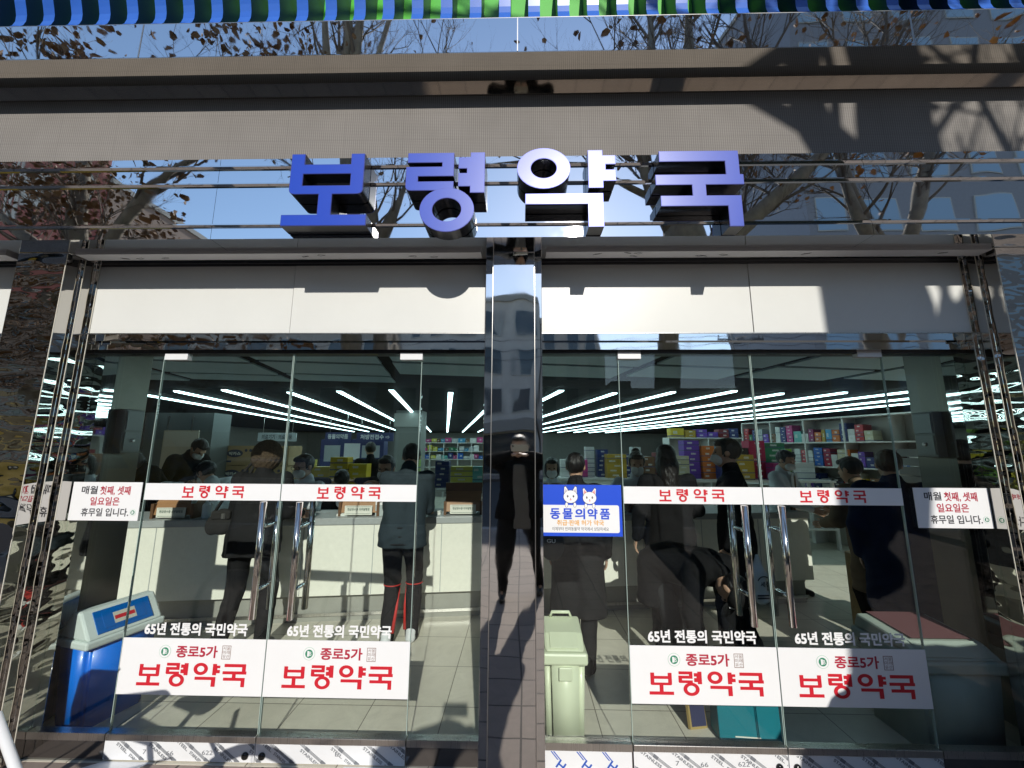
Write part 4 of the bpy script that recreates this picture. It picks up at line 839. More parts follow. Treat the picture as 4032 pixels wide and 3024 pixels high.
def bin_flat(label, x0, x1, y0, y1, h, m, flapm, clasp, cover=None):
    t = thing('waste_bin', label, 'bin', ((x0 + x1) / 2, (y0 + y1) / 2, 0.002)); w = x1 - x0; d = y1 - y0
    bm = NB(); va = [bm.verts.new((sx * w / 2 * 0.9, sy * d / 2 * 0.9, 0)) for sx, sy in ((-1, -1), (1, -1), (1, 1), (-1, 1))]; vb = [bm.verts.new((sx * w / 2, sy * d / 2, h)) for sx, sy in ((-1, -1), (1, -1), (1, 1), (-1, 1))]
    bm.faces.new(va[::-1]); bm.faces.new(vb)
    for i in range(4): bm.faces.new((va[i], va[(i + 1) % 4], vb[(i + 1) % 4], vb[i]))
    bmesh.ops.bevel(bm, geom=[e for e in bm.edges if abs(e.verts[0].co.z - e.verts[1].co.z) > 0.1], offset=0.035, segments=4, affect='EDGES')
    for f in bm.faces: f.smooth = True
    obj('bin_body', bm, m, t)
    bm = NB(); box(bm, -w / 2 - 0.012, w / 2 + 0.012, -d / 2 - 0.012, d / 2 + 0.012, h - 0.03, h + 0.03); obj('lid_rim', bm, m, t, bevel=0.012)
    bm = NB(); prism(bm, [(-d / 2, h + 0.031), (d / 2, h + 0.031), (d / 2 - 0.03, h + 0.115), (-d / 2 + 0.10, h + 0.085)], -w / 2, w / 2, 'x'); obj('lid', bm, m, t, bevel=0.014)
    Mf = Matrix.Translation((0, -d / 2 + 0.055, h + 0.064)) @ Matrix.Rotation(math.atan2(0.054, 0.10), 4, 'X')
    bm = NB(); box(bm, -w / 2 + 0.03, w / 2 - 0.03, -0.045, 0.05, 0.0, 0.004, 0, Mf); obj('flap', bm, flapm, t, bevel=0.003)
    if clasp:
        bm = NB(); tube(bm, [(-0.06, d / 2 - 0.05, h + 0.115), (-0.05, d / 2 - 0.05, h + 0.14), (0.05, d / 2 - 0.05, h + 0.14), (0.06, d / 2 - 0.05, h + 0.115)], 0.009, 8); obj('lid_handle', bm, m, t)
        bm = NB(); box(bm, -0.035, 0.035, -d / 2 - 0.016, -d / 2 - 0.003, h - 0.10, h - 0.035); obj('clasp', bm, m, t, bevel=0.005)
    if cover:
        bm = NB(); prism(bm, [(-d / 2 + 0.11, h + 0.094), (d / 2 - 0.035, h + 0.120), (d / 2 - 0.035, h + 0.124), (-d / 2 + 0.105, h + 0.098)], -w / 2 + 0.06, w / 2 - 0.04, 'x'); obj('lid_cover', bm, cover, t)
    return t
M_CG = mat('celadon_plastic', (0.66, 0.71, 0.52), 0.36, var=0.04, coat=0.2); M_GG = mat('grey_green_plastic', (0.36, 0.42, 0.37), 0.5, var=0.06)
bin_flat('pale green flap lid bin behind the pane right of the column', 0.130, 0.345, 0.07, 0.36, 0.455, M_CG, M_CG, True)
bin_flat('large grey green bin with maroon lid cover behind the right side pane', 2.075, 2.50, 0.07, 0.50, 0.44, M_GG, M_GG, False, mat('maroon_card', (0.16, 0.07, 0.075), 0.6))
# shopping bag and print on the floor, tan board
t = thing('shopping_bag', 'teal paper shopping bag standing on the floor behind the right pair of doors', 'shopping bag', (1.235, 0.25, 0.002), R(-4))
bm = NB(); prism(bm, [(-0.065, 0), (0.065, 0), (0.05, 0.36), (-0.035, 0.36)], -0.16, 0.16, 'x'); obj('bag_body', bm, mat('teal_paper', (0.0, 0.17, 0.22), 0.55, var=0.1, vscale=4, bump=0.2, bscale=5), t, bevel=0.004)
bm = NB(); Mr = Matrix.Translation((0, -0.0665, 0)) @ Matrix.Rotation(R(-4.6), 4, 'X'); text(bm, 'Columbia', -0.02, 0.145, 0.275, 0.335, -0.001, 0, 0.03, M=Mr); box(bm, -0.08, 0.05, -0.0012, -0.0004, 0.03, 0.036, 0, Mr)
box(bm, 0.0, 0.14, -0.0012, -0.0004, 0.205, 0.245, 1, Mr); prism(bm, [(0.005, 0.208), (0.035, 0.242), (0.06, 0.208)], -0.002, -0.0013, 'y', 2, Mr); text(bm, 'TESTED TOUGH', 0.06, 0.137, 0.222, 0.236, -0.002, 2, 0.02, M=Mr); obj('bag_print', bm, [M_PAP, mat('tan_print', (0.62, 0.4, 0.2), 0.6), M_WDD], t, recalc=False)
bm = NB(); tube(bm, [(-0.06, -0.035, 0.36), (-0.05, -0.04, 0.44), (0.05, -0.04, 0.44), (0.06, -0.035, 0.36)], 0.004, 6); obj('bag_handle', bm, M_INK, t)
bm = NB(); box(bm, -0.06, 0.06, -0.01, 0.01, 0, 0.22); box(bm, -0.05, 0.05, -0.0125, -0.0105, 0.012, 0.208, 1); o = tag(obj('gift_box', bm, [mat('gold_edge', (0.55, 0.4, 0.16), 0.35, 0.4), mat('navy_print', (0.03, 0.035, 0.09), 0.5)], None, (1.0, 0.30, 0.004)), 'navy flat box with gold edges leaning beside the teal bag', 'gift box'); o.rotation_euler = (R(-16), R(7), R(20))
bm = NB(); prism(bm, rnd([(-0.14, -0.12, 0.05), (0.14, -0.12, 0.05), (0.14, 0.12, 0.05), (-0.14, 0.12, 0.05)]), 0.003, 0.62, 'z'); p = at(1868, 1335, 1.75); tag(obj('plywood_post', bm, mat('tan_board', (0.34, 0.26, 0.14), 0.6, var=0.25, vscale=30), None, (p.x, 1.62, 0)), 'low tan post at the end of the right counter beside the khaki coat', 'post')
bm = NB(); prism(bm, [(0, 0), (0.3, 0.1), (0.31, 0.16), (0.0, 0.06)], 0.0032, 0.0045, 'z'); p = at(1790, 1340, 1.2); tag(obj('paper_strip', bm, M_PAP, None, (1.98, 1.05, 0.0)), 'white paper strip lying on the floor inside the right doors', 'paper strip')


# ------------------------------------------------------------------ people
M_SKIN = mat('skin', (0.52, 0.32, 0.22), 0.5, var=0.08, vscale=9); M_HAIR = mat('black_hair', (0.012, 0.010, 0.010), 0.38, bump=0.5, bscale=120, stretch=(1, 1, 0.15)); M_HAIRB = mat('brown_hair', (0.05, 0.03, 0.02), 0.42, bump=0.5, bscale=120, stretch=(1, 1, 0.15))
M_MASK = mat('white_mask', (0.74, 0.75, 0.75), 0.6, bump=0.15, bscale=30)
def cloth(name, c, rough=0.85, var=0.12, bump=0.35, bs=9): return mat(name, c, rough, var=var, vscale=7, bump=bump, bscale=bs, spec=0.12)
M_COATW = cloth('white_coat', (0.70, 0.74, 0.78)); M_COATB = cloth('black_coat', (0.009, 0.009, 0.010)); M_NAVYC = cloth('navy_coat', (0.008, 0.016, 0.05)); M_TEAL = cloth('dark_teal_jacket', (0.028, 0.04, 0.048)); M_CHAR = cloth('charcoal_coat', (0.016, 0.016, 0.017)); M_KHAKI = cloth('khaki_coat', (0.16, 0.12, 0.085))
M_BT = cloth('black_trousers', (0.014, 0.014, 0.015)); M_GT = cloth('grey_trousers', (0.025, 0.026, 0.028)); M_SHW2 = mat('white_shoe', (0.62, 0.63, 0.64), 0.5); M_SHB = mat('black_shoe', (0.015, 0.015, 0.016), 0.35); M_GREYT = cloth('grey_shirt', (0.16, 0.155, 0.15)); M_FUR = mat('fur_trim', (0.09, 0.06, 0.035), 0.9, var=0.5, vscale=60, bump=1.0, bscale=140)
M_GLS = mat('glasses_frame', (0.02, 0.02, 0.02), 0.3)
A3 = np.array
def rotx(a): c, s = math.cos(a), math.sin(a); return A3([[1, 0, 0], [0, c, -s], [0, s, c]])
def rotz(a): c, s = math.cos(a), math.sin(a); return A3([[c, -s, 0], [s, c, 0], [0, 0, 1]])
def ik(a, b, l1, l2, hint):
    a = A3(a, float); b = A3(b, float); d = b - a; L = np.linalg.norm(d); m = l1 + l2 - 0.004
    if L > m: b = a + d / L * m; d = b - a; L = m
    u = d / L; x = (l1 * l1 - l2 * l2 + L * L) / (2 * L); h = math.sqrt(max(l1 * l1 - x * x, 0))
    n = A3(hint, float); n = n - u * (n @ u); n = n / (np.linalg.norm(n) + 1e-9)
    return a + u * x + n * h, b
def wr(seed, amp=0.006):
    def f(X, Y, Z): return (amp * (np.sin(19 * Z + 14 * X + 2.1 * np.sin(9 * X + 5 * Z + seed) + seed) * np.sin(13 * X - 16 * Y + 1.7 * seed) + 0.45 * np.sin(47 * Z - 33 * X + 23 * Y + 2.5 * np.sin(11 * Z + seed)) * np.sin(7 * Z + 3 * seed))).astype(np.float32)
    return f
PI_ = [0]
def person(label, loc, face, s=0.9, lean=0, hp=0, hy=0, hands=None, elb=(0.7, -0.8, -0.35), feet=((-0.1, 0.0), (0.1, 0.0)), top=M_COATB, hem=0.62, legs=M_BT, shoes=M_SHB, hair='short', hairm=M_HAIR, mask=True, glasses=False, bulk=1.0, inner=None, group=None, squat=0, twist=0, tail=(), grip=False):
    PI_[0] += 1; sd = PI_[0]
    t = thing('person', label, 'person', (loc[0], loc[1], loc[2] if len(loc) > 2 else 0.002), R(face), group); t.scale = (s, s, s)
    hip = A3([0, 0, 0.92 - squat]); U = rotx(-R(lean)) @ rotz(R(twist))
    def T(p): return hip + U @ (A3(p, float) - A3([0, 0, 0.92]))
    neck0 = T((0, -0.01, 1.42)); Hc = T((0, 0.0, 1.46)); HR = U @ rotz(R(hy)) @ rotx(-R(hp)); hc = Hc + HR @ A3([0, 0.025, 0.135])
    def Hd(p): return hc + HR @ A3(p, float)
    Hi = HR
    sh = [T((-0.185, -0.005, 1.385)), T((0.185, -0.005, 1.385))]
    if hands is None: hands = [None, None]
    wrist, elbow = [], []
    for i in (0, 1):
        sg = -1 if i == 0 else 1
        tgt = A3(hands[i], float) if hands[i] is not None else sh[i] + A3([sg * 0.06, 0.06, -0.52])
        e, wv = ik(sh[i], tgt, 0.285, 0.255, U @ A3([sg * elb[0], elb[1], elb[2]])); elbow.append(e); wrist.append(wv)
    hips = [hip + A3([-0.09, 0, -0.02]), hip + A3([0.09, 0, -0.02])]
    knee, ank = [], []
    for i in (0, 1):
        e, a = ik(hips[i], (feet[i][0], feet[i][1], 0.085 + (feet[i][2] if len(feet[i]) > 2 else 0)), 0.425, 0.415, (0, 1, 0)); knee.append(e); ank.append(a)
    # body: one continuous skin
    B = Solid(0.0085, 0.012)
    B.cap(T((0, 0.01, 0.98)), T((0, 0.01, 1.26)), 0.085, 0.085, 0.02); B.cap(T((-0.12, 0.01, 1.345)), T((0.12, 0.01, 1.345)), 0.045, k=0.02); B.cap(hips[0], hips[1], 0.08, k=0.02)
    B.cap(neck0, Hd((0, -0.015, -0.05)), 0.052, 0.05, 0.02)
    B.ell(Hd((0, -0.012, 0.03)), (0.076, 0.096, 0.092), Hi); B.ell(Hd((0, 0.022, -0.035)), (0.062, 0.075, 0.085), Hi); B.ell(Hd((0, 0.055, -0.092)), (0.03, 0.028, 0.026), Hi)
    B.cap(Hd((0, 0.088, 0.018)), Hd((0, 0.108, -0.022)), 0.009, 0.013, 0.012); B.cap(Hd((-0.028, 0.083, 0.028)), Hd((0.028, 0.083, 0.028)), 0.012, k=0.012)
    B.cap(Hd((-0.018, 0.091, -0.058)), Hd((0.018, 0.091, -0.058)), 0.007, k=0.006)
    for sg in (-1, 1): B.ell(Hd((sg * 0.077, -0.008, 0.0)), (0.011, 0.022, 0.032), Hi, 0.006)
    for i in (0, 1):
        sg = -1 if i == 0 else 1
        B.cap(sh[i], elbow[i], 0.046, 0.038, 0.02); B.cap(elbow[i], wrist[i], 0.038, 0.025, 0.01)
        fd = wrist[i] - elbow[i]; fd = fd / np.linalg.norm(fd)
        sv = A3([0, 1.0, 0.15]) - fd * (A3([0, 1.0, 0.15]) @ fd)
        if abs(fd[1]) > 0.75: sv = A3([-sg * 0.3, 0, 1.0]) - fd * (A3([-sg * 0.3, 0, 1.0]) @ fd)
        sv /= np.linalg.norm(sv); pn = np.cross(fd, sv) * sg; pn = pn / np.linalg.norm(pn)
        if (pn @ A3([-sg, 0, 0])) < 0 and abs(fd[1]) <= 0.75: pn = -pn
        for q in (-0.026, -0.009, 0.009, 0.026): B.cap(wrist[i] + fd * 0.012 + sv * q * 0.6, wrist[i] + fd * 0.085 + sv * q, 0.0125, 0.0105, 0.008)
        cu = 0.75 if grip else 0.35
        for q, ln in ((-0.029, 0.062), (-0.0098, 0.076), (0.0098, 0.082), (0.029, 0.072)):
            r0 = wrist[i] + fd * 0.088 + sv * q * 1.06; d1 = fd * math.cos(cu) + pn * math.sin(cu); m1 = r0 + d1 * ln * 0.48; d2 = fd * math.cos(cu * 2.3) + pn * math.sin(cu * 2.3); e1 = m1 + d2 * ln * 0.52
            B.cap(r0, m1, 0.0092, 0.0085, 0.003); B.cap(m1, e1, 0.0085, 0.0072, 0.003)
        r0 = wrist[i] + fd * 0.03 + sv * 0.026; m1 = r0 + fd * 0.03 + sv * 0.022 + pn * 0.012; B.cap(r0, m1, 0.0115, 0.0098, 0.006); B.cap(m1, m1 + fd * 0.03 + sv * 0.002 + pn * 0.012, 0.0098, 0.008, 0.003)
        B.cap(hips[i], knee[i], 0.07, 0.052, 0.02); B.cap(knee[i], ank[i], 0.052, 0.036, 0.02); B.cap(ank[i], ank[i] + A3([0, 0.13, -0.05]), 0.034, 0.028, 0.02)
    B.build('body', M_SKIN, t)
    for sg in (-1, 1):
        E = Solid(0.004, 0.003); E.ell(Hd((sg * 0.031, 0.0835, 0.008)), (0.013, 0.008, 0.0055), Hi); E.build('eye', mat('eye_dark', (0.015, 0.01, 0.008), 0.15), t)
    # coat
    C = Solid(0.0125, 0.035); b = bulk
    for sg in (-1, 1): C.cap(T((sg * 0.065, 0.0, 1.0)), T((sg * 0.085, 0.005, 1.30)), 0.118 * b, 0.115 * b); C.cap(T((0, 0, 1.37)), T((sg * 0.165, -0.005, 1.375)), 0.066 * b, 0.062 * b)
    for i in (0, 1): C.cap(sh[i], elbow[i], 0.068 * b, 0.058 * b, 0.03); C.cap(elbow[i], wrist[i] - (wrist[i] - elbow[i]) * 0.05, 0.058 * b, 0.043 * b, 0.02)
    C.cap(T((0, -0.015, 1.40)), T((0, 0.0, 1.475)), 0.072, 0.066)
    low = min(hem, 0.9 - squat)
    for sg in (-1, 1):
        C.cap(T((sg * 0.06, 0, 1.0)), hip + A3([sg * 0.075, 0, -0.04]), 0.125 * b, 0.128 * b)
        if hem < 0.85: C.cap(hip + A3([sg * 0.075, 0, -0.02]), A3([sg * 0.085 + 0.3 * (feet[0][0] + feet[1][0]) / 2, 0.3 * (feet[0][1] + feet[1][1]) / 2, hem - 0.1]), 0.125 * b, 0.14 * b)
    C.cut((lambda X, Y, Z: hem - Z) if lean < 60 else (lambda X, Y, Z: np.minimum(hem - Z, 0.2 - Y)))
    hcN = Hd((0, 0.01, -0.03))
    C.noise = wr(sd, 0.006)
    C.build('coat', top, t)
    # trousers
    Tm = Solid(0.012, 0.02); Tm.cap(hips[0], hips[1], 0.108); Tm.cap(hip + A3([-0.06, 0, 0.06 if lean < 60 else -0.02]), hip + A3([0.06, 0, 0.06 if lean < 60 else -0.02]), 0.10)
    for i in (0, 1): Tm.cap(hips[i], knee[i], 0.096, 0.07); Tm.cap(knee[i], ank[i] + A3([0, 0, -0.035]), 0.07, 0.06)
    Tm.noise = wr(sd + 5, 0.0045); Tm.build('trousers', legs, t)
    for i in (0, 1):
        S = Solid(0.009, 0.02); a = ank[i]; S.cap(a + A3([0, -0.035, -0.045]), a + A3([0, 0.05, -0.04]), 0.043, 0.045); S.cap(a + A3([0, 0.05, -0.045]), a + A3([0, 0.145, -0.055]), 0.046, 0.036); S.cap(a + A3([0, -0.02, 0]), a + A3([0, 0.01, -0.03]), 0.046, 0.045)
        zf = a[2] - 0.083; S.cut(lambda X, Y, Z: zf - Z); S.build('shoe', shoes, t)
    # hair
    H = Solid(0.0085, 0.012)
    def loc3(X, Y, Z):
        q = np.stack([X - hc[0], Y - hc[1], Z - hc[2]], -1) @ HR; return q[..., 0], q[..., 1], q[..., 2]
    if hair == 'fur':
        H.ell(Hd((0, -0.02, 0.0)), (0.125, 0.115, 0.14), Hi); hm = M_FUR; H.noise = lambda X, Y, Z: (0.007 * np.sin(140 * X + 60 * Z) * np.sin(150 * Y + 1 - 40 * X) * np.sin(138 * Z + 30 * Y)).astype(np.float32)
        H.build('fur_hood', hm, t)
    elif hair == 'cap':
        H.ell(Hd((0, -0.012, 0.045)), (0.088, 0.108, 0.088), Hi); H.cut(lambda X, Y, Z: 0.035 - loc3(X, Y, Z)[2]); cp = H.build('cap', M_CHAR, t)
        K = Solid(0.006, 0.01); K.ell(Hd((0, 0.115, 0.042)), (0.075, 0.085, 0.012), Hi); K.build('cap_brim', M_CHAR, t)
        H2 = Solid(0.0085, 0.012); H2.ell(Hd((0, -0.03, 0.0)), (0.082, 0.085, 0.085), Hi); H2.cut(lambda X, Y, Z: np.maximum(loc3(X, Y, Z)[2] - 0.036, loc3(X, Y, Z)[1] - 0.02)); H2.build('hair', hairm, t)
        bm = NB(); tube(bm, [tuple(Hd((-0.045 + 0.01 * k, 0.1 + 0.004 - 0.0025 * abs(k - 4.5), 0.062 + 0.008 * math.sin(k * 2.2)))) for k in range(10)], 0.003, 5); obj('cap_script', bm, M_WHT, t)
    else:
        H.ell(Hd((0, -0.016, 0.036)), (0.086, 0.106, 0.098), Hi); H.ell(Hd((0, 0.05, 0.085)), (0.062, 0.045, 0.032), Hi)
        if hair == 'long': H.ell(Hd((0, -0.03, -0.06)), (0.10, 0.095, 0.15), Hi); H.cap(Hd((0, -0.07, -0.08)), Hd((0, -0.09, -0.26)), 0.085, 0.075, 0.04)
        if hair == 'bob': H.ell(Hd((0, -0.025, -0.02)), (0.098, 0.10, 0.12), Hi)
        if hair == 'bun': H.ell(Hd((0, -0.075, 0.115)), (0.045, 0.045, 0.042), Hi)
        def hcut(X, Y, Z):
            x, y, z = loc3(X, Y, Z); r = np.maximum(0.035 - y + 0.10 * np.clip(-z, 0, 0.2), z - 0.062)
            if hair in ('long', 'bob'): return -np.maximum(np.maximum(0.028 - y, z - 0.062), np.abs(x) - 0.066)
            return np.maximum(-r, -0.062 - z - 0.35 * np.clip(y, -1, 0) * 0 + 0.0)
        H.cut(hcut); H.noise = lambda X, Y, Z: (0.003 * np.sin(130 * X + 40 * Z) * np.sin(120 * Y + 30 * Z)).astype(np.float32)
        H.build('hair', hairm, t)
    if mask:
        K = Solid(0.006, 0.012); K.ell(Hd((0, 0.058, -0.052)), (0.064, 0.058, 0.056), Hi); K.cap(Hd((0, 0.1, -0.01)), Hd((0, 0.112, -0.055)), 0.016, 0.02)
        K.cut(lambda X, Y, Z: np.maximum(0.022 - loc3(X, Y, Z)[1], loc3(X, Y, Z)[2] + 0.012 - 0.25 * 0)); K.build('face_mask', M_MASK, t)
        bm = NB()
        for sg in (-1, 1): tube(bm, [tuple(Hd((sg * 0.062, 0.03, -0.02))), tuple(Hd((sg * 0.079, 0.0, 0.0))), tuple(Hd((sg * 0.083, -0.02, 0.018)))], 0.0022, 5)
        obj('mask_strap', bm, M_MASK, t)
    if glasses:
        bm = NB()
        for sg in (-1, 1):
            tube(bm, [tuple(Hd((sg * 0.033 + 0.024 * math.cos(a), 0.101, 0.006 + 0.018 * math.sin(a)))) for a in [2 * math.pi * k / 14 for k in range(15)]], 0.0022, 5)
            tube(bm, [tuple(Hd((sg * 0.057, 0.1, 0.01))), tuple(Hd((sg * 0.08, 0.0, 0.012)))], 0.002, 5)
        tube(bm, [tuple(Hd((-0.009, 0.103, 0.008))), tuple(Hd((0.009, 0.103, 0.008)))], 0.002, 5); obj('glasses', bm, M_GLS, t)
    if inner is not None:
        bm = NB(); prism(bm, [(-0.05, 1.40), (0.05, 1.40), (0.012, 1.1), (-0.012, 1.1)], 0.118 * b, 0.135 * b, 'y', 0, Matrix.Translation(Vector(hip)) @ Matrix(U.tolist()).to_4x4() @ Matrix.Translation((0, 0, -0.92))); obj('shirt_front', bm, inner, t, bevel=0.01)
        bm = NB()
        for sg in (-1, 1): prism(bm, [(sg * 0.03, 1.44), (sg * 0.085, 1.42), (sg * 0.09, 1.30), (sg * 0.016, 1.12)], 0.122 * b, 0.139 * b, 'y', 0, Matrix.Translation(Vector(hip)) @ Matrix(U.tolist()).to_4x4() @ Matrix.Translation((0, 0, -0.92)))
        obj('lapel', bm, top, t, bevel=0.006)
    return t, dict(wrist=wrist, T=T, knee=knee, ank=ank, s=s, hc=hc)
def foot(px, hx, Y): return (at(px, hx, Y).x, Y)
def put(px, py, Y, dz=1.58, s=0.9):    # where somebody whose head is seen at a picture position stands
    p = at(px, py, Y); return p.x, Y, p.z
def P(label, px, py, Y, face, **k):
    x, y, z = put(px, py, Y); s = k.pop('s', None) or max(0.78, min(1.02, z / 1.595)); le = k.get('lean', 0)
    if k.pop('perch', False): s = 1.06; k['squat'] = max(0, 1.6 - z / s)
    a = R(face); off = math.sin(R(le)) * 0.62 * s
    return person(label, (x + math.sin(a) * off, y - math.cos(a) * off), face, s=s, **k)
DESK = [(-0.16, 0.34, 1.04), (0.16, 0.34, 1.04)]
P('person in black bending down at the far left, black hair and white mask', 300, 998, 2.35, 150, lean=28, hp=24, s=0.95, hands=[(-0.15, 0.4, 1.0), (0.15, 0.4, 1.0)], hair='bob', bulk=1.1)
P('man in black coat leaning right over the counter with lowered masked head', 418, 978, 3.0, -105, lean=24, hp=22, s=1.02, hands=[(-0.15, 0.42, 1.0), (0.15, 0.42, 1.0)], bulk=1.15)
P('seated pharmacist in pale blue coat with glasses and mask, turned to the left', 458, 1012, 2.55, 82, perch=True, lean=14, hp=16, s=0.9, top=M_COATW, hands=DESK, glasses=True, inner=M_BT)
a, pd = P('person at the left counter in charcoal jacket and brown fur hood seen from behind', 574, 1002, 1.05, 4, s=0.93, lean=6, hem=0.78, top=M_CHAR, hair='fur', bulk=1.05, elb=(0.15, -0.6, -1), legs=M_BT, mask=False, feet=((-0.20, -0.02), (0.12, 0.04)), hands=[(-0.2, 0.34, 1.05), (0.2, 0.36, 1.05)])
P('pharmacist with glasses, mask, white coat and dark tie behind the left counter', 664, 1006, 2.2, 156, perch=True, hp=10, hy=6, s=0.9, top=M_COATW, glasses=True, inner=mat('tie_dark', (0.05, 0.045, 0.04), 0.6), hands=DESK)
P('small person in black track top sitting behind the counter near the yellow boxes', 738, 1036, 2.9, 20, perch=True, s=0.83, top=M_COATB, mask=False, lean=8, hands=DESK)
P('pharmacist far back in white sleeves and black vest, seen from behind', 799, 1000, 4.2, 30, s=0.95, top=M_COATB, mask=False)
P('young pharmacist with fringe, glasses and mask beside the man in track trousers', 838, 1010, 2.15, 168, perch=True, hp=8, hy=8, s=0.9, top=M_COATW, glasses=True, inner=M_GT, hands=[(-0.12, 0.3, 1.12), (0.16, 0.34, 1.04)])
tk, tj = P('man in dark teal jacket, black track trousers and white shoes leaning on the counter', 884, 1012, 1.30, 2, s=0.94, lean=12, hp=18, hem=0.80, top=M_TEAL, shoes=M_SHW2, mask=False, bulk=1.0, elb=(0.1, -0.5, -1), feet=((-0.10, 0.02), (0.09, 0.10)), hands=[(-0.12, 0.40, 1.05), (0.15, 0.42, 1.05)])
bm = NB()
for i in (0, 1):
    k = tj['knee'][i]; a = tj['ank'][i]; sg = 1 if i == 0 else -1
    tube(bm, [tuple(k + A3([sg * 0.066, -0.01, -0.06])), tuple(k * 0.5 + a * 0.5 + A3([sg * 0.064, -0.03, 0])), tuple(a + A3([sg * 0.052, -0.03, 0.02]))], [0.006, 0.012, 0.016], 8)
    tube(bm, [tuple(k + A3([0.074 * math.cos(q), -0.004 + 0.074 * math.sin(q), -0.03])) for q in [math.pi + math.pi * j / 10 for j in range(11)]], 0.005, 6)
obj('trouser_stripe', bm, mat('red_piping', (0.5, 0.03, 0.025), 0.6), tk)
bm = NB()
for z in (0.84, 0.9, 0.97): tube(bm, [tuple(A3([0.192 * math.cos(q), 0.012 + 0.128 * math.sin(q) + (z - 0.92) * 0.2, z])) for q in [math.pi + math.pi * j / 16 for j in range(17)]], 0.006, 6)
obj('jacket_seam', bm, M_CHAR, tk)
P('pharmacist with masked face and dark hair just right of the column', 1192, 1010, 3.0, 175, perch=True, s=0.9, top=M_COATW, hair='bob', hands=DESK, hp=6)
P('woman pharmacist with hair in a bun, white coat and mask behind the right counter', 1374, 1000, 2.35, 178, perch=True, hp=10, hy=-8, s=0.9, top=M_COATW, hair='bun', inner=mat('brown_top', (0.05, 0.035, 0.03), 0.6), hands=DESK)
P('woman with long black hair in a black coat at the right counter, seen from behind', 1440, 1008, 1.28, -4, s=0.92, hem=0.72, hair='long', mask=False, bulk=1.12, legs=M_GT, hands=[(-0.30, 0.10, 0.80), (0.2, 0.3, 1.02)], feet=((-0.12, 0.05), (0.1, 0.0)))
mp, mj = P('man in long black coat and mask facing left with a white plastic bag', 1578, 1000, 1.12, 62, s=0.95, hem=0.50, hands=[None, (0.24, 0.06, 0.80)], feet=((-0.1, 0.06), (0.1, -0.06)), hairm=mat('greying_hair', (0.03, 0.03, 0.032), 0.45), bulk=1.05, grip=True)
P('pharmacist in white coat and mask turned right behind the right counter', 1688, 1014, 2.45, -145, hp=16, hy=-8, s=0.9, top=M_COATW, inner=M_KHAKI, hands=DESK)
P('person in long black puffer coat walking away behind the pale green bin', 1243, 1035, 0.95, -14, s=0.88, hem=0.40, mask=False, bulk=1.14, hair='short', top=M_CHAR, feet=((-0.07, 0.24), (0.09, -0.16, 0.03)))
bx = at(1450, 1300, 0.80)
person('man in dark cap and black coat bending deep by the right doors', (bx.x - 0.03, 0.85), -152, s=0.86, lean=86, hp=34, hy=-10, hands=[(-0.14, 0.44, 0.36), (0.18, 0.48, 0.34)], elb=(0.3, -0.5, -0.2), feet=((-0.13, -0.02), (0.13, 0.02)), top=M_COATB, hem=0.56, hair='cap', mask=False, bulk=1.16, legs=M_GT, squat=0.04)
P('person in navy padded coat and black trousers striding beside the right side pane', 1922, 1014, 0.85, -30, s=0.90, hem=0.46, top=M_NAVYC, bulk=1.25, mask=False, hairm=M_HAIRB, hair='short', feet=((-0.10, 0.20), (0.12, -0.22, 0.02)))
P('person in khaki quilted coat leaning at the end of the right counter', 1846, 1034, 1.35, 18, s=0.87, hem=0.50, top=M_KHAKI, bulk=1.2, mask=False, lean=10, hands=DESK)
# what they carry
t = thing('shoulder_bag', 'dark shoulder bag hanging at the left side of the person in the fur hood', 'bag', at(478, 1150, 0.98), R(12))
S = Solid(0.008, 0.02); S.ell((0, 0, 0.08), (0.095, 0.045, 0.10)); S.ell((-0.07, 0, 0.05), (0.05, 0.03, 0.07)); S.build('bag_body', cloth('dark_canvas', (0.028, 0.027, 0.026)), t)
bm = NB(); box(bm, -0.07, 0.07, -0.05, -0.02, 0.10, 0.17); obj('bag_flap', bm, cloth('dark_canvas', (0.028, 0.027, 0.026)), t, bevel=0.02)
bm = NB(); box(bm, 0.01, 0.035, -0.055, -0.05, 0.11, 0.15); obj('buckle', bm, M_BRS, t)
bm = NB(); tube(bm, [(-0.06, 0, 0.16), (0.02, 0.03, 0.34), (0.16, 0.06, 0.56)], 0.012, 6); tube(bm, [(0.06, 0, 0.16), (0.1, 0.03, 0.34), (0.18, 0.06, 0.56)], 0.012, 6); obj('bag_strap', bm, cloth('dark_canvas', (0.028, 0.027, 0.026)), t)
w = A3(mj['wrist'][1]) * mj['s']; wp = mp.matrix_basis @ Vector(mj['wrist'][1])
t = thing('plastic_bag', 'white printed plastic bag hanging from the hand of the man in the long coat', 'plastic bag', at(1640, 1262, 0.92), R(4))
S = Solid(0.008, 0.02); S.cap((-0.07, 0, -0.08), (0.07, 0, -0.08), 0.035); S.cap((-0.06, 0, 0.06), (0.06, 0, 0.06), 0.03); S.cap((0, 0, -0.08), (0, 0, 0.08), 0.05); S.cap((-0.03, 0, 0.1), (-0.005, 0, 0.2), 0.018, 0.01); S.cap((0.03, 0, 0.1), (0.005, 0, 0.2), 0.018, 0.01); S.noise = wr(2, 0.008)
S.build('bag_body', mat('white_film_bag', (0.6, 0.66, 0.68), 0.3, bump=0.4, bscale=12), t)
bm = NB(); text(bm, '세상', -0.03, 0.045, 0.0, 0.035, -0.062, 0, 0.03); tube(bm, [(0.05 * math.cos(q), -0.06, 0.02 + 0.05 * math.sin(q)) for q in [0.7 + 2 * j / 9 for j in range(10)]], 0.004, 5); box(bm, -0.06, 0.08, -0.064, -0.062, -0.062, -0.052); box(bm, -0.06, 0.08, -0.064, -0.062, -0.08, -0.07); obj('bag_print', bm, M_INK, t)
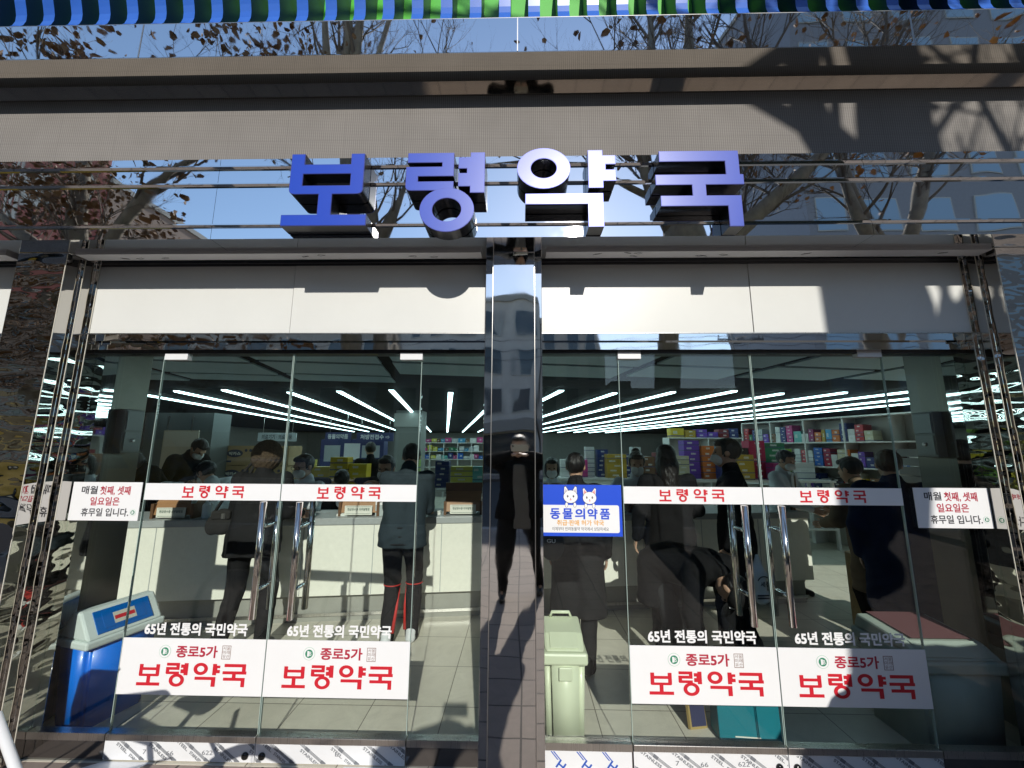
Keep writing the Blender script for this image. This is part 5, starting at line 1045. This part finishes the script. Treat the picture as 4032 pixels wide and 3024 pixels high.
t = thing('shoulder_bag', 'dark bag with white letters GU beside the column right of the doors', 'bag', at(1192, 1195, 0.72), R(-8))
S = Solid(0.008, 0.02); S.ell((0, 0, 0.06), (0.09, 0.045, 0.11)); S.build('bag_body', cloth('grey_canvas', (0.05, 0.055, 0.058)), t); bm = NB(); text(bm, 'GU', -0.03, 0.03, 0.08, 0.105, -0.05, 0, 0.03); obj('lettering', bm, M_WHT, t, recalc=False)
bm = NB(); tube(bm, [(-0.05, 0, 0.15), (0, 0.02, 0.34), (0.1, 0.05, 0.46)], 0.01, 6); obj('bag_strap', bm, cloth('grey_canvas', (0.05, 0.055, 0.058)), t)
# the photographer, seen in the polished column
pt, pj = person('photographer in open black jacket and grey shirt holding up a phone, mirrored in the column', (0.0, -DIST - 0.42), 0, s=0.98, hp=2, hands=[(-0.085, 0.32, 1.50), (0.085, 0.32, 1.50)], feet=((-0.17, 0.03), (0.16, -0.04)), top=M_COATB, hem=0.80, bulk=1.15, legs=M_BT, mask=False, shoes=M_SHB)
bm = NB(); prism(bm, [(-0.075, 0.70), (0.075, 0.70), (0.055, 1.40), (-0.055, 1.40)], 0.12, 0.16, 'y'); obj('shirt_front', bm, M_GREYT, pt, bevel=0.02)
t = thing('phone', 'pale phone held up in both hands of the photographer, mirrored in the column', 'phone', (0, -DIST - 0.03, EYE)); quick('phone_body', mat('phone_pale', (0.55, 0.5, 0.42), 0.25), t, (-0.074, 0.074, -0.004, 0.004, -0.036, 0.036), bevel=0.003)
bm = NB(); lathe(bm, (0, 0, 0), [(0.011, 0), (0.011, 0.003)], 14, M=Matrix.Translation((-0.055, 0.004, 0.018)) @ Matrix.Rotation(R(-90), 4, 'X')); obj('phone_lens', bm, M_BLK, t)
# ------------------------------------------------------------------ the street behind the viewer (seen in steel and glass)
M_BARK = mat('plane_bark', (0.20, 0.17, 0.13), 0.85, var=0.4, vscale=7, bump=0.5, bscale=20, stretch=(1, 1, 0.5)); M_TWIG = mat('twig', (0.11, 0.085, 0.065), 0.8); M_LEAF = mat('dry_leaf', (0.17, 0.085, 0.03), 0.7, var=0.35, vscale=3)
def branchset(bm, p, d, ln, r, lv, rg, ends, n=5):
    pts = [p]; q = p; dd = d.copy(); k = 4 if lv < 2 else 3
    for i in range(k):
        dd = (dd + Vector((rg.uniform(-1, 1), rg.uniform(-1, 1), rg.uniform(-0.6, 1))) * (0.16 + 0.03 * lv) + Vector((0, 0, 0.05))).normalized(); q = q + dd * ln / k; pts.append(q)
    tube(bm, pts, [r * (1 - 0.6 * i / k) for i in range(k + 1)], n if lv < 2 else 3, caps=False)
    if lv >= 4: ends.append((q, dd)); return
    for i in range(rg.randint(3, 5) if lv else rg.randint(4, 5)):
        t = rg.uniform(0.35, 1.0); j = min(int(t * k), k - 1); b = pts[j].lerp(pts[j + 1], t * k - j)
        a = (dd + Vector((rg.uniform(-1, 1), rg.uniform(-1, 1), rg.uniform(-0.5, 0.9))) * 0.9).normalized()
        branchset(bm, b, a, ln * rg.uniform(0.5, 0.72), r * 0.42 * rg.uniform(0.8, 1.1), lv + 1, rg, ends, n)
def leaf(bm, c, s, rg):
    a = Vector((rg.uniform(-1, 1), rg.uniform(-1, 1), rg.uniform(-1, 1))).normalized(); b = a.orthogonal().normalized(); c2 = a.cross(b)
    th = rg.uniform(0, 6.3); b, c2 = b * math.cos(th) + c2 * math.sin(th), c2 * math.cos(th) - b * math.sin(th)
    bm.faces.new([bm.verts.new(c + (b * x + c2 * y + a * z) * s) for x, y, z in ((-1, 0, 0), (-0.2, -0.7, 0.25), (0.9, -0.3, 0.0), (1, 0.1, -0.15), (0.5, 0.55, 0.2), (-0.3, 0.75, 0.1))])
def tree(label, path, limbs, seed, nleaf=0, levels=0, crown=True, leafc=None):
    rg = random.Random(seed); base = Vector(path[0][:3]); t = thing('plane_tree', label, 'tree', base, 0, 'bare plane trees along the kerb')
    bm = NB(); tube(bm, [Vector(p[:3]) - base for p in path], [p[3] for p in path], 12)
    for lb in limbs: tube(bm, [Vector(p[:3]) - base for p in lb], [p[3] for p in lb], 9)
    obj('trunk', bm, M_BARK, t)
    bm = NB(); ends = []
    for lb in limbs:
        for k in range(1, len(lb)):
            a = Vector(lb[k - 1][:3]); b = Vector(lb[k][:3]); d = (b - a).normalized()
            for q in range(3 if k < len(lb) - 1 else 6):
                u = rg.uniform(0.3, 1); dd = (d + Vector((rg.uniform(-1, 1), rg.uniform(-1, 1), rg.uniform(-0.3, 0.8))) * 0.8).normalized()
                branchset(bm, a.lerp(b, u) - base, dd, rg.uniform(1.0, 1.9), min(0.035, lb[k][3] * 0.6), 1, rg, ends)
    obj('crown', bm, M_TWIG, t)
    if nleaf:
        bm = NB()
        for i in range(nleaf):
            e = rg.choice(ends)[0]; leaf(bm, e + Vector((rg.gauss(0, 0.14), rg.gauss(0, 0.14), rg.gauss(-0.05, 0.14))), rg.uniform(0.04, 0.085), rg)
        obj('dry_leaves', bm, leafc or M_LEAF, t, recalc=False)
    return t
tree('thick forked plane tree on the kerb, mirrored right of the centre letters', [(2.30, -4.4, -0.05, 0.26), (2.36, -4.4, 1.2, 0.22), (2.44, -4.4, 2.4, 0.20), (2.52, -4.4, 3.4, 0.22), (2.6, -4.4, 4.1, 0.27), (2.63, -4.42, 4.8, 0.31), (2.58, -4.44, 5.25, 0.27)],
     [[(2.52, -4.4, 5.0, 0.2), (2.16, -4.42, 5.6, 0.10), (2.06, -4.5, 6.3, 0.09), (2.15, -4.6, 7.6, 0.07), (2.3, -4.8, 9.2, 0.05)], [(2.62, -4.4, 5.0, 0.25), (2.57, -4.45, 5.65, 0.21), (2.65, -4.6, 6.5, 0.16), (2.95, -4.8, 8.2, 0.11), (3.2, -5.0, 10.0, 0.06)], [(2.68, -4.4, 4.25, 0.22), (3.12, -4.42, 4.72, 0.16), (3.7, -4.46, 5.25, 0.14), (4.6, -4.55, 6.0, 0.12), (5.6, -4.8, 7.0, 0.09), (6.3, -5, 8.2, 0.05)], [(3.15, -4.42, 4.72, 0.15), (3.36, -4.45, 5.15, 0.15), (3.4, -4.5, 5.9, 0.11), (3.8, -4.6, 7.6, 0.07)], [(2.16, -4.45, 5.6, 0.06), (1.2, -4.8, 6.5, 0.03), (0.0, -5.2, 6.9, 0.024), (-1.2, -5.5, 7.0, 0.018), (-2.2, -5.8, 7.3, 0.012)]], 5, 420)
tree('plane tree with leaning trunk mirrored between the first two letters', [(-3.3, -7.2, -0.1, 0.25), (-3.25, -7.2, 3.0, 0.2), (-3.3, -7.2, 5.2, 0.2), (-3.55, -7.2, 6.3, 0.22)],
     [[(-3.5, -7.2, 6.1, 0.2), (-3.7, -7.2, 7.4, 0.15), (-4.2, -7.1, 9.2, 0.1), (-4.3, -7, 11, 0.06)], [(-3.5, -7.2, 6.1, 0.18), (-3.0, -7.2, 7.6, 0.07), (-2.4, -7.2, 9.4, 0.05), (-1.8, -7.2, 11.2, 0.03)], [(-3.5, -7.2, 6.0, 0.16), (-4.5, -7.3, 7.3, 0.11), (-5.8, -7.4, 8.8, 0.07)]], 9, 60)
tree('plane tree still holding brown leaves at the far left of the mirrored band', [(-8.2, -5.2, -0.1, 0.24), (-8.2, -5.2, 3.2, 0.2), (-8.0, -5.2, 4.4, 0.22)],
     [[(-8, -5.2, 4.2, 0.2), (-7.4, -5.1, 5.4, 0.1), (-6.6, -5.0, 6.6, 0.05), (-5.4, -5, 7.6, 0.03)], [(-8, -5.2, 4.2, 0.2), (-8.4, -5.2, 5.8, 0.14), (-8.6, -5.2, 7.6, 0.09)], [(-8, -5.2, 4.2, 0.18), (-8.9, -5.3, 5.0, 0.12), (-10.2, -5.4, 6.0, 0.08)], [(-8.1, -5.2, 3.6, 0.1), (-9.0, -5.3, 3.7, 0.06), (-10.2, -5.5, 3.2, 0.03)], [(-8.1, -5.2, 3.5, 0.1), (-7.4, -5.3, 3.5, 0.05), (-6.6, -5.4, 3.1, 0.03)], [(-8.2, -5.2, 2.9, 0.06), (-8.9, -5.5, 2.7, 0.04), (-9.8, -5.8, 2.4, 0.02)]], 14, 4200)
tree('slim plane tree with orange leaves at the right end of the mirrored band', [(7.6, -6.0, -0.1, 0.22), (7.5, -6.0, 3.5, 0.18), (7.4, -6.0, 5.0, 0.18)],
     [[(7.4, -6, 4.8, 0.17), (6.9, -6, 6.2, 0.12), (6.6, -6, 8.0, 0.07)], [(7.4, -6, 4.8, 0.17), (8.1, -6, 6.4, 0.12), (8.7, -6.1, 8.4, 0.07)], [(7.4, -6, 4.8, 0.15), (7.3, -6.4, 7.0, 0.1), (7.2, -6.6, 9.4, 0.05)]], 23, 330, leafc=mat('orange_leaf', (0.33, 0.13, 0.02), 0.7, var=0.3))
tree('slender bare plane tree whose upright twigs fill the top fascia left of the middle', [(-3.5, -5.8, -0.1, 0.2), (-3.5, -5.8, 4.0, 0.16), (-3.55, -5.8, 7.2, 0.17), (-3.55, -5.8, 8.0, 0.2)],
     [[(-3.55, -5.8, 7.8, 0.12), (-3.9, -5.8, 9.6, 0.07), (-4.3, -5.8, 12.4, 0.04)], [(-3.55, -5.8, 7.8, 0.12), (-3.4, -5.8, 10.0, 0.07), (-3.2, -5.8, 13.0, 0.04)], [(-3.55, -5.8, 7.8, 0.1), (-3.0, -5.8, 9.6, 0.05), (-2.4, -5.8, 12.0, 0.03)], [(-3.55, -5.8, 7.8, 0.1), (-3.6, -5.9, 10.2, 0.06), (-3.8, -6.0, 13.2, 0.03)]], 31, 20)
# buildings across the road
def block(label, x0, x1, y0, h, m, fl, wn, mw, roof=None, wh=1.5):
    t = thing('street_building', label, 'building', (x0, y0, 0)); W = x1 - x0
    quick('wall', m, t, (0, W, -9, 0, -0.14, h))
    quick('parapet', mat('concrete_trim', (0.3, 0.3, 0.29), 0.7, var=0.1), t, (-0.1, W + 0.1, -9.1, 0.1, h, h + 0.35))
    if roof: quick('roof_shed', m, t, (W * roof[0], W * roof[1], -6, -1, h + 0.351, h + 0.35 + roof[2]))
    wh = min(wh, h - 3.8 if fl == 1 else wh); fh = (h - 3.4) / fl; pr = None
    for f in range(fl):
        for i in range(wn):
            wx = W * (i + 0.5) / wn; ww = W / wn * 0.62
            if pr is None:
                pr = quick('window', mat('window_frame', (0.35, 0.36, 0.36), 0.5), t, (-ww / 2, ww / 2, 0.001, 0.05, 0, wh)); pn = quick('pane', mw, pr, (-ww / 2 + 0.07, ww / 2 - 0.07, 0.051, 0.06, 0.07, wh - 0.07)); pr.location = (wx, 0, 3.6 + f * fh)
            else:
                a = pr.copy(); COL.objects.link(a); a.parent = t; a.location = (wx, 0, 3.6 + f * fh); b = pn.copy(); COL.objects.link(b); b.parent = a
    quick('shop_window', mat('shop_glass', (0.03, 0.035, 0.04), 0.08), t, (0.4, W - 0.4, 0.001, 0.06, 0.1, 2.4)); quick('shop_fascia', mat('shop_fascia_grey', (0.24, 0.235, 0.23), 0.6), t, (0.2, W - 0.2, 0.001, 0.35, 2.5, 3.2))
    return t
M_WIN = mat('far_window', (0.05, 0.07, 0.09), 0.1); M_WINB = mat('blue_window', (0.22, 0.34, 0.50), 0.12)
block('plain grey four storey building mirrored in the centre column', -7.5, 1.0, -21, 10.2, mat('wall_grey', (0.46, 0.45, 0.44), 0.8, var=0.15, vscale=1.2), 3, 5, M_WIN, (0.2, 0.5, 1.0))
block('slightly lower brown building right of the grey one across the road', 1.1, 5.0, -21, 9.0, mat('wall_brown', (0.42, 0.38, 0.35), 0.8, var=0.15, vscale=1.2), 3, 3, M_WIN)
block('low two storey building under the open sky across the road', 5.1, 13.4, -21, 4.7, mat('wall_tan', (0.3, 0.27, 0.23), 0.8, var=0.12), 1, 5, M_WIN, (0.06, 0.2, 0.6))
tb = block('tall blue glass office tower mirrored at the right end of the band', 17.4, 42, -21, 36, mat('tower_blue', (0.17, 0.18, 0.22), 0.5, var=0.1), 9, 8, M_WINB, None, 2.3)
block('broad old building mirrored behind the left doors', -22, -7.6, -21, 12.2, mat('wall_dark', (0.34, 0.32, 0.3), 0.8, var=0.15), 3, 6, M_WIN)
rb = block('tall building with a dusty red sign wall mirrored at the left end of the band', -44, -25, -20, 17.5, mat('wall_ochre', (0.28, 0.2, 0.16), 0.8, var=0.12), 4, 6, M_WIN)
bm = NB(); box(bm, 12.2, 18.8, 0.1, 0.5, 12.6, 21.5, 0)
Mz = Matrix.Translation((19, 0.52, 0)) @ Matrix.Rotation(math.pi, 4, 'Z'); text(bm, 'C', 0.6, 2.2, 15.5, 18.0, 0, 1, 0.04, M=Mz); box(bm, 14.4, 16.0, 0.51, 0.55, 15.6, 17.8, 1)
for k in range(3): box(bm, 13.0 + 0.5 * k, 13.3 + 0.5 * k, 0.51, 0.55, 14.6, 18.6, 1)
obj('roof_sign', bm, [mat('dusty_red', (0.36, 0.11, 0.09), 0.7, var=0.12), mat('sign_white', (0.6, 0.58, 0.55), 0.6)], rb)
# utility pole and wires
t = thing('utility_pole', 'grey concrete utility pole with crossarm across the road', 'utility pole', (12.2, -19.6, 0))
bm = NB(); tube(bm, [(0, 0, 0), (0, 0, 8.2)], [0.17, 0.12], 10); obj('pole', bm, mat('pole_concrete', (0.26, 0.25, 0.24), 0.8), t)
bm = NB(); box(bm, -0.9, 0.9, -0.05, 0.05, 7.6, 7.72); 
for x in (-0.8, -0.4, 0.4, 0.8): tube(bm, [(x, 0, 7.72), (x, 0, 7.95)], 0.05, 6)
obj('crossarm', bm, M_INK, t)
bm = NB()
for z, s0 in ((7.9, 0.5), (7.5, 0.7), (7.1, 0.8)): tube(bm, [(-40 + 5 * i, 0, z - s0 * math.sin(math.pi * ((i * 5) % 40) / 40)) for i in range(17)], 0.018, 4)
obj('wire', bm, M_INK, t)
# vehicles on the road: a taxi like saloon and a grey van mirrored in the left pillar
def car(label, cat, x, y, rz, m, van=False):
    t = thing('parked_' + cat, label, cat, (x, y, -0.14), rz)
    prof = [(-2.2, 0.35), (2.15, 0.35), (2.2, 0.62), (2.05, 0.78), (1.15, 0.92), (0.55, 1.38), (-1.15, 1.42), (-1.85, 1.0), (-2.2, 0.95)] if not van else [(-2.3, 0.35), (2.2, 0.35), (2.3, 0.7), (2.1, 1.05), (1.4, 1.9), (-2.25, 1.95), (-2.35, 1.0)]
    bm = NB(); prism(bm, prof, -0.85, 0.85, 'y'); obj('car_body', bm, m, t, bevel=0.09)
    gl = [(1.0, 0.95), (0.5, 1.32), (-1.1, 1.36), (-1.6, 1.0)] if not van else [(1.9, 1.15), (1.4, 1.75), (-2.0, 1.8), (-2.1, 1.15)]
    bm = NB(); prism(bm, gl, -0.87, 0.87, 'y'); obj('side_window', bm, mat('car_glass', (0.02, 0.025, 0.03), 0.08), t, bevel=0.02)
    for wx in (-1.4, 1.4):
        for wy in (-0.8, 0.8):
            bm = NB(); lathe(bm, (0, 0, 0), [(0.2, -0.1), (0.32, -0.09), (0.33, 0), (0.32, 0.09), (0.2, 0.1)], 20, M=Matrix.Translation((wx, wy, 0.33)) @ Matrix.Rotation(R(90), 4, 'X')); wh = obj('wheel', bm, mat('tyre', (0.02, 0.02, 0.02), 0.8), t)
            bm = NB(); lathe(bm, (0, 0, 0), [(0.19, -0.105), (0.19, 0.105)], 16, M=Matrix.Translation((wx, wy, 0.33)) @ Matrix.Rotation(R(90), 4, 'X')); obj('rim', bm, M_BRS, wh)
    for sy in (-0.6, 0.6): quick('headlight', M_WHT, t, (2.12, 2.215, sy - 0.15, sy + 0.15, 0.62, 0.74)); quick('tail_lamp', M_RED, t, (-2.36 if van else -2.21, -2.1, sy - 0.12, sy + 0.12, 0.75, 0.9))
car('white saloon car on the road, smeared in the polished left pillar', 'car', -6.0, -8.2, 0.0, mat('car_white', (0.6, 0.6, 0.6), 0.3, coat=0.5))
car('yellow delivery van on the road, a mirrored smear at the left edge', 'van', -11.5, -8.4, 0.0, mat('van_yellow', (0.55, 0.32, 0.02), 0.35, coat=0.4), True)
# scooter like bicycle at the lower left corner
bk = thing('bicycle', 'white framed bicycle with black cables leaning at the lower left corner', 'bicycle', (-1.685, -1.0, 0.0), R(180))
M_BW = mat('white_frame_paint', (0.72, 0.72, 0.72), 0.3, coat=0.4)
for i, x in enumerate((-0.5, 0.5)):
    bm = NB(); tube(bm, [(x + 0.31 * math.cos(a), 0, 0.33 + 0.31 * math.sin(a)) for a in [2 * math.pi * k / 28 for k in range(29)]], 0.02, 8); w_ = obj('wheel', bm, mat('tyre', (0.02, 0.02, 0.02), 0.8), bk)
    bm = NB(); tube(bm, [(x + 0.285 * math.cos(a), 0, 0.33 + 0.285 * math.sin(a)) for a in [2 * math.pi * k / 28 for k in range(29)]], 0.009, 6)
    for k in range(12): tube(bm, [(x, 0, 0.33), (x + 0.285 * math.cos(k * math.pi / 6), 0, 0.33 + 0.285 * math.sin(k * math.pi / 6))], 0.0018, 3)
    obj('rim', bm, M_BRS, w_)
bm = NB()
for a, b, r in (((-0.5, 0, 0.33), (-0.05, 0, 0.30), 0.014), ((-0.05, 0, 0.30), (0.06, 0, 0.82), 0.016), ((-0.05, 0, 0.30), (0.36, 0, 0.66), 0.028), ((-0.5, 0, 0.33), (-0.2, 0, 0.80), 0.012), ((0.36, 0, 0.62), (0.5, 0, 0.33), 0.02), ((0.36, 0, 0.6), (0.31, 0, 0.97), 0.022), ((0.03, 0, 0.66), (0.35, 0, 0.74), 0.02)): tube(bm, [a, b], r, 10)
obj('frame', bm, M_BW, bk)
bm = NB(); tube(bm, [(0.24, -0.27, 1.03), (0.30, -0.2, 1.05), (0.31, 0, 0.98), (0.30, 0.2, 1.05), (0.24, 0.27, 1.03)], 0.013, 8); hb = obj('handlebar', bm, M_INK, bk)
for s in (-1, 1):
    bm = NB(); tube(bm, [(0.28, s * 0.22, 1.05), (0.30, s * 0.30, 1.15)], 0.006, 6); prism(bm, circ(0, 0, 0.05, 14, 0.06), -0.012, 0.012, 'y', 0, Matrix.Translation((0.30, s * 0.30, 1.20)) @ Matrix.Rotation(R(90), 4, 'Z')); obj('mirror', bm, M_INK, hb)
S = Solid(0.01, 0.02); S.cap((0.0, 0, 0.83), (0.2, 0, 0.84), 0.055, 0.025); S.build('saddle', M_BLK, bk)
bm = NB(); tube(bm, [(0.26, 0.15, 0.90), (0.45, 0.1, 0.78), (0.42, 0.04, 0.6), (0.2, 0.02, 0.52), (-0.1, 0.02, 0.6)], 0.005, 5); tube(bm, [(0.26, -0.15, 0.90), (0.5, -0.08, 0.7), (0.5, -0.03, 0.5), (0.5, 0.0, 0.45)], 0.005, 5); obj('cable', bm, M_BLK, bk)
bm = NB(); box(bm, 0.38, 0.60, -0.17, 0.17, 0.66, 0.92)  # unseen bag, added so the bicycle casts a solid shadow on the bin
obj('added_shadow_bag', bm, cloth('dark_canvas', (0.028, 0.027, 0.026)), bk, bevel=0.05)

# unseen cart added at right, outlined to shade the bin and door sign
t = thing('added_shade_cart', 'unseen covered cart added to shade the right bin', 'cart', (0, 0, 0))
S = Solid(0.03, 0.06); S.cap((1.72, -1.5, 0.9), (2.1, -1.5, 1.3), 0.16, 0.16); S.cap((2.1, -1.5, 1.28), (3.0, -1.5, 1.30), 0.16); S.cap((1.75, -1.5, 0.55), (3.0, -1.5, 0.55), 0.24); S.cap((2.1, -1.5, 0.95), (3.0, -1.5, 0.95), 0.26); S.noise = wr(3, 0.012)
S.build('shade_cover', cloth('shade_cover_cloth', (0.05, 0.06, 0.055), 0.6), t)
for wx in (1.95, 2.8):
    bm = NB(); lathe(bm, (0, 0, 0), [(0.08, -0.03), (0.19, -0.03), (0.2, 0), (0.19, 0.03), (0.08, 0.03)], 20, M=Matrix.Translation((wx, -1.5, 0.2)) @ Matrix.Rotation(R(90), 4, 'X')); obj('wheel', bm, mat('tyre', (0.02, 0.02, 0.02), 0.8), t)
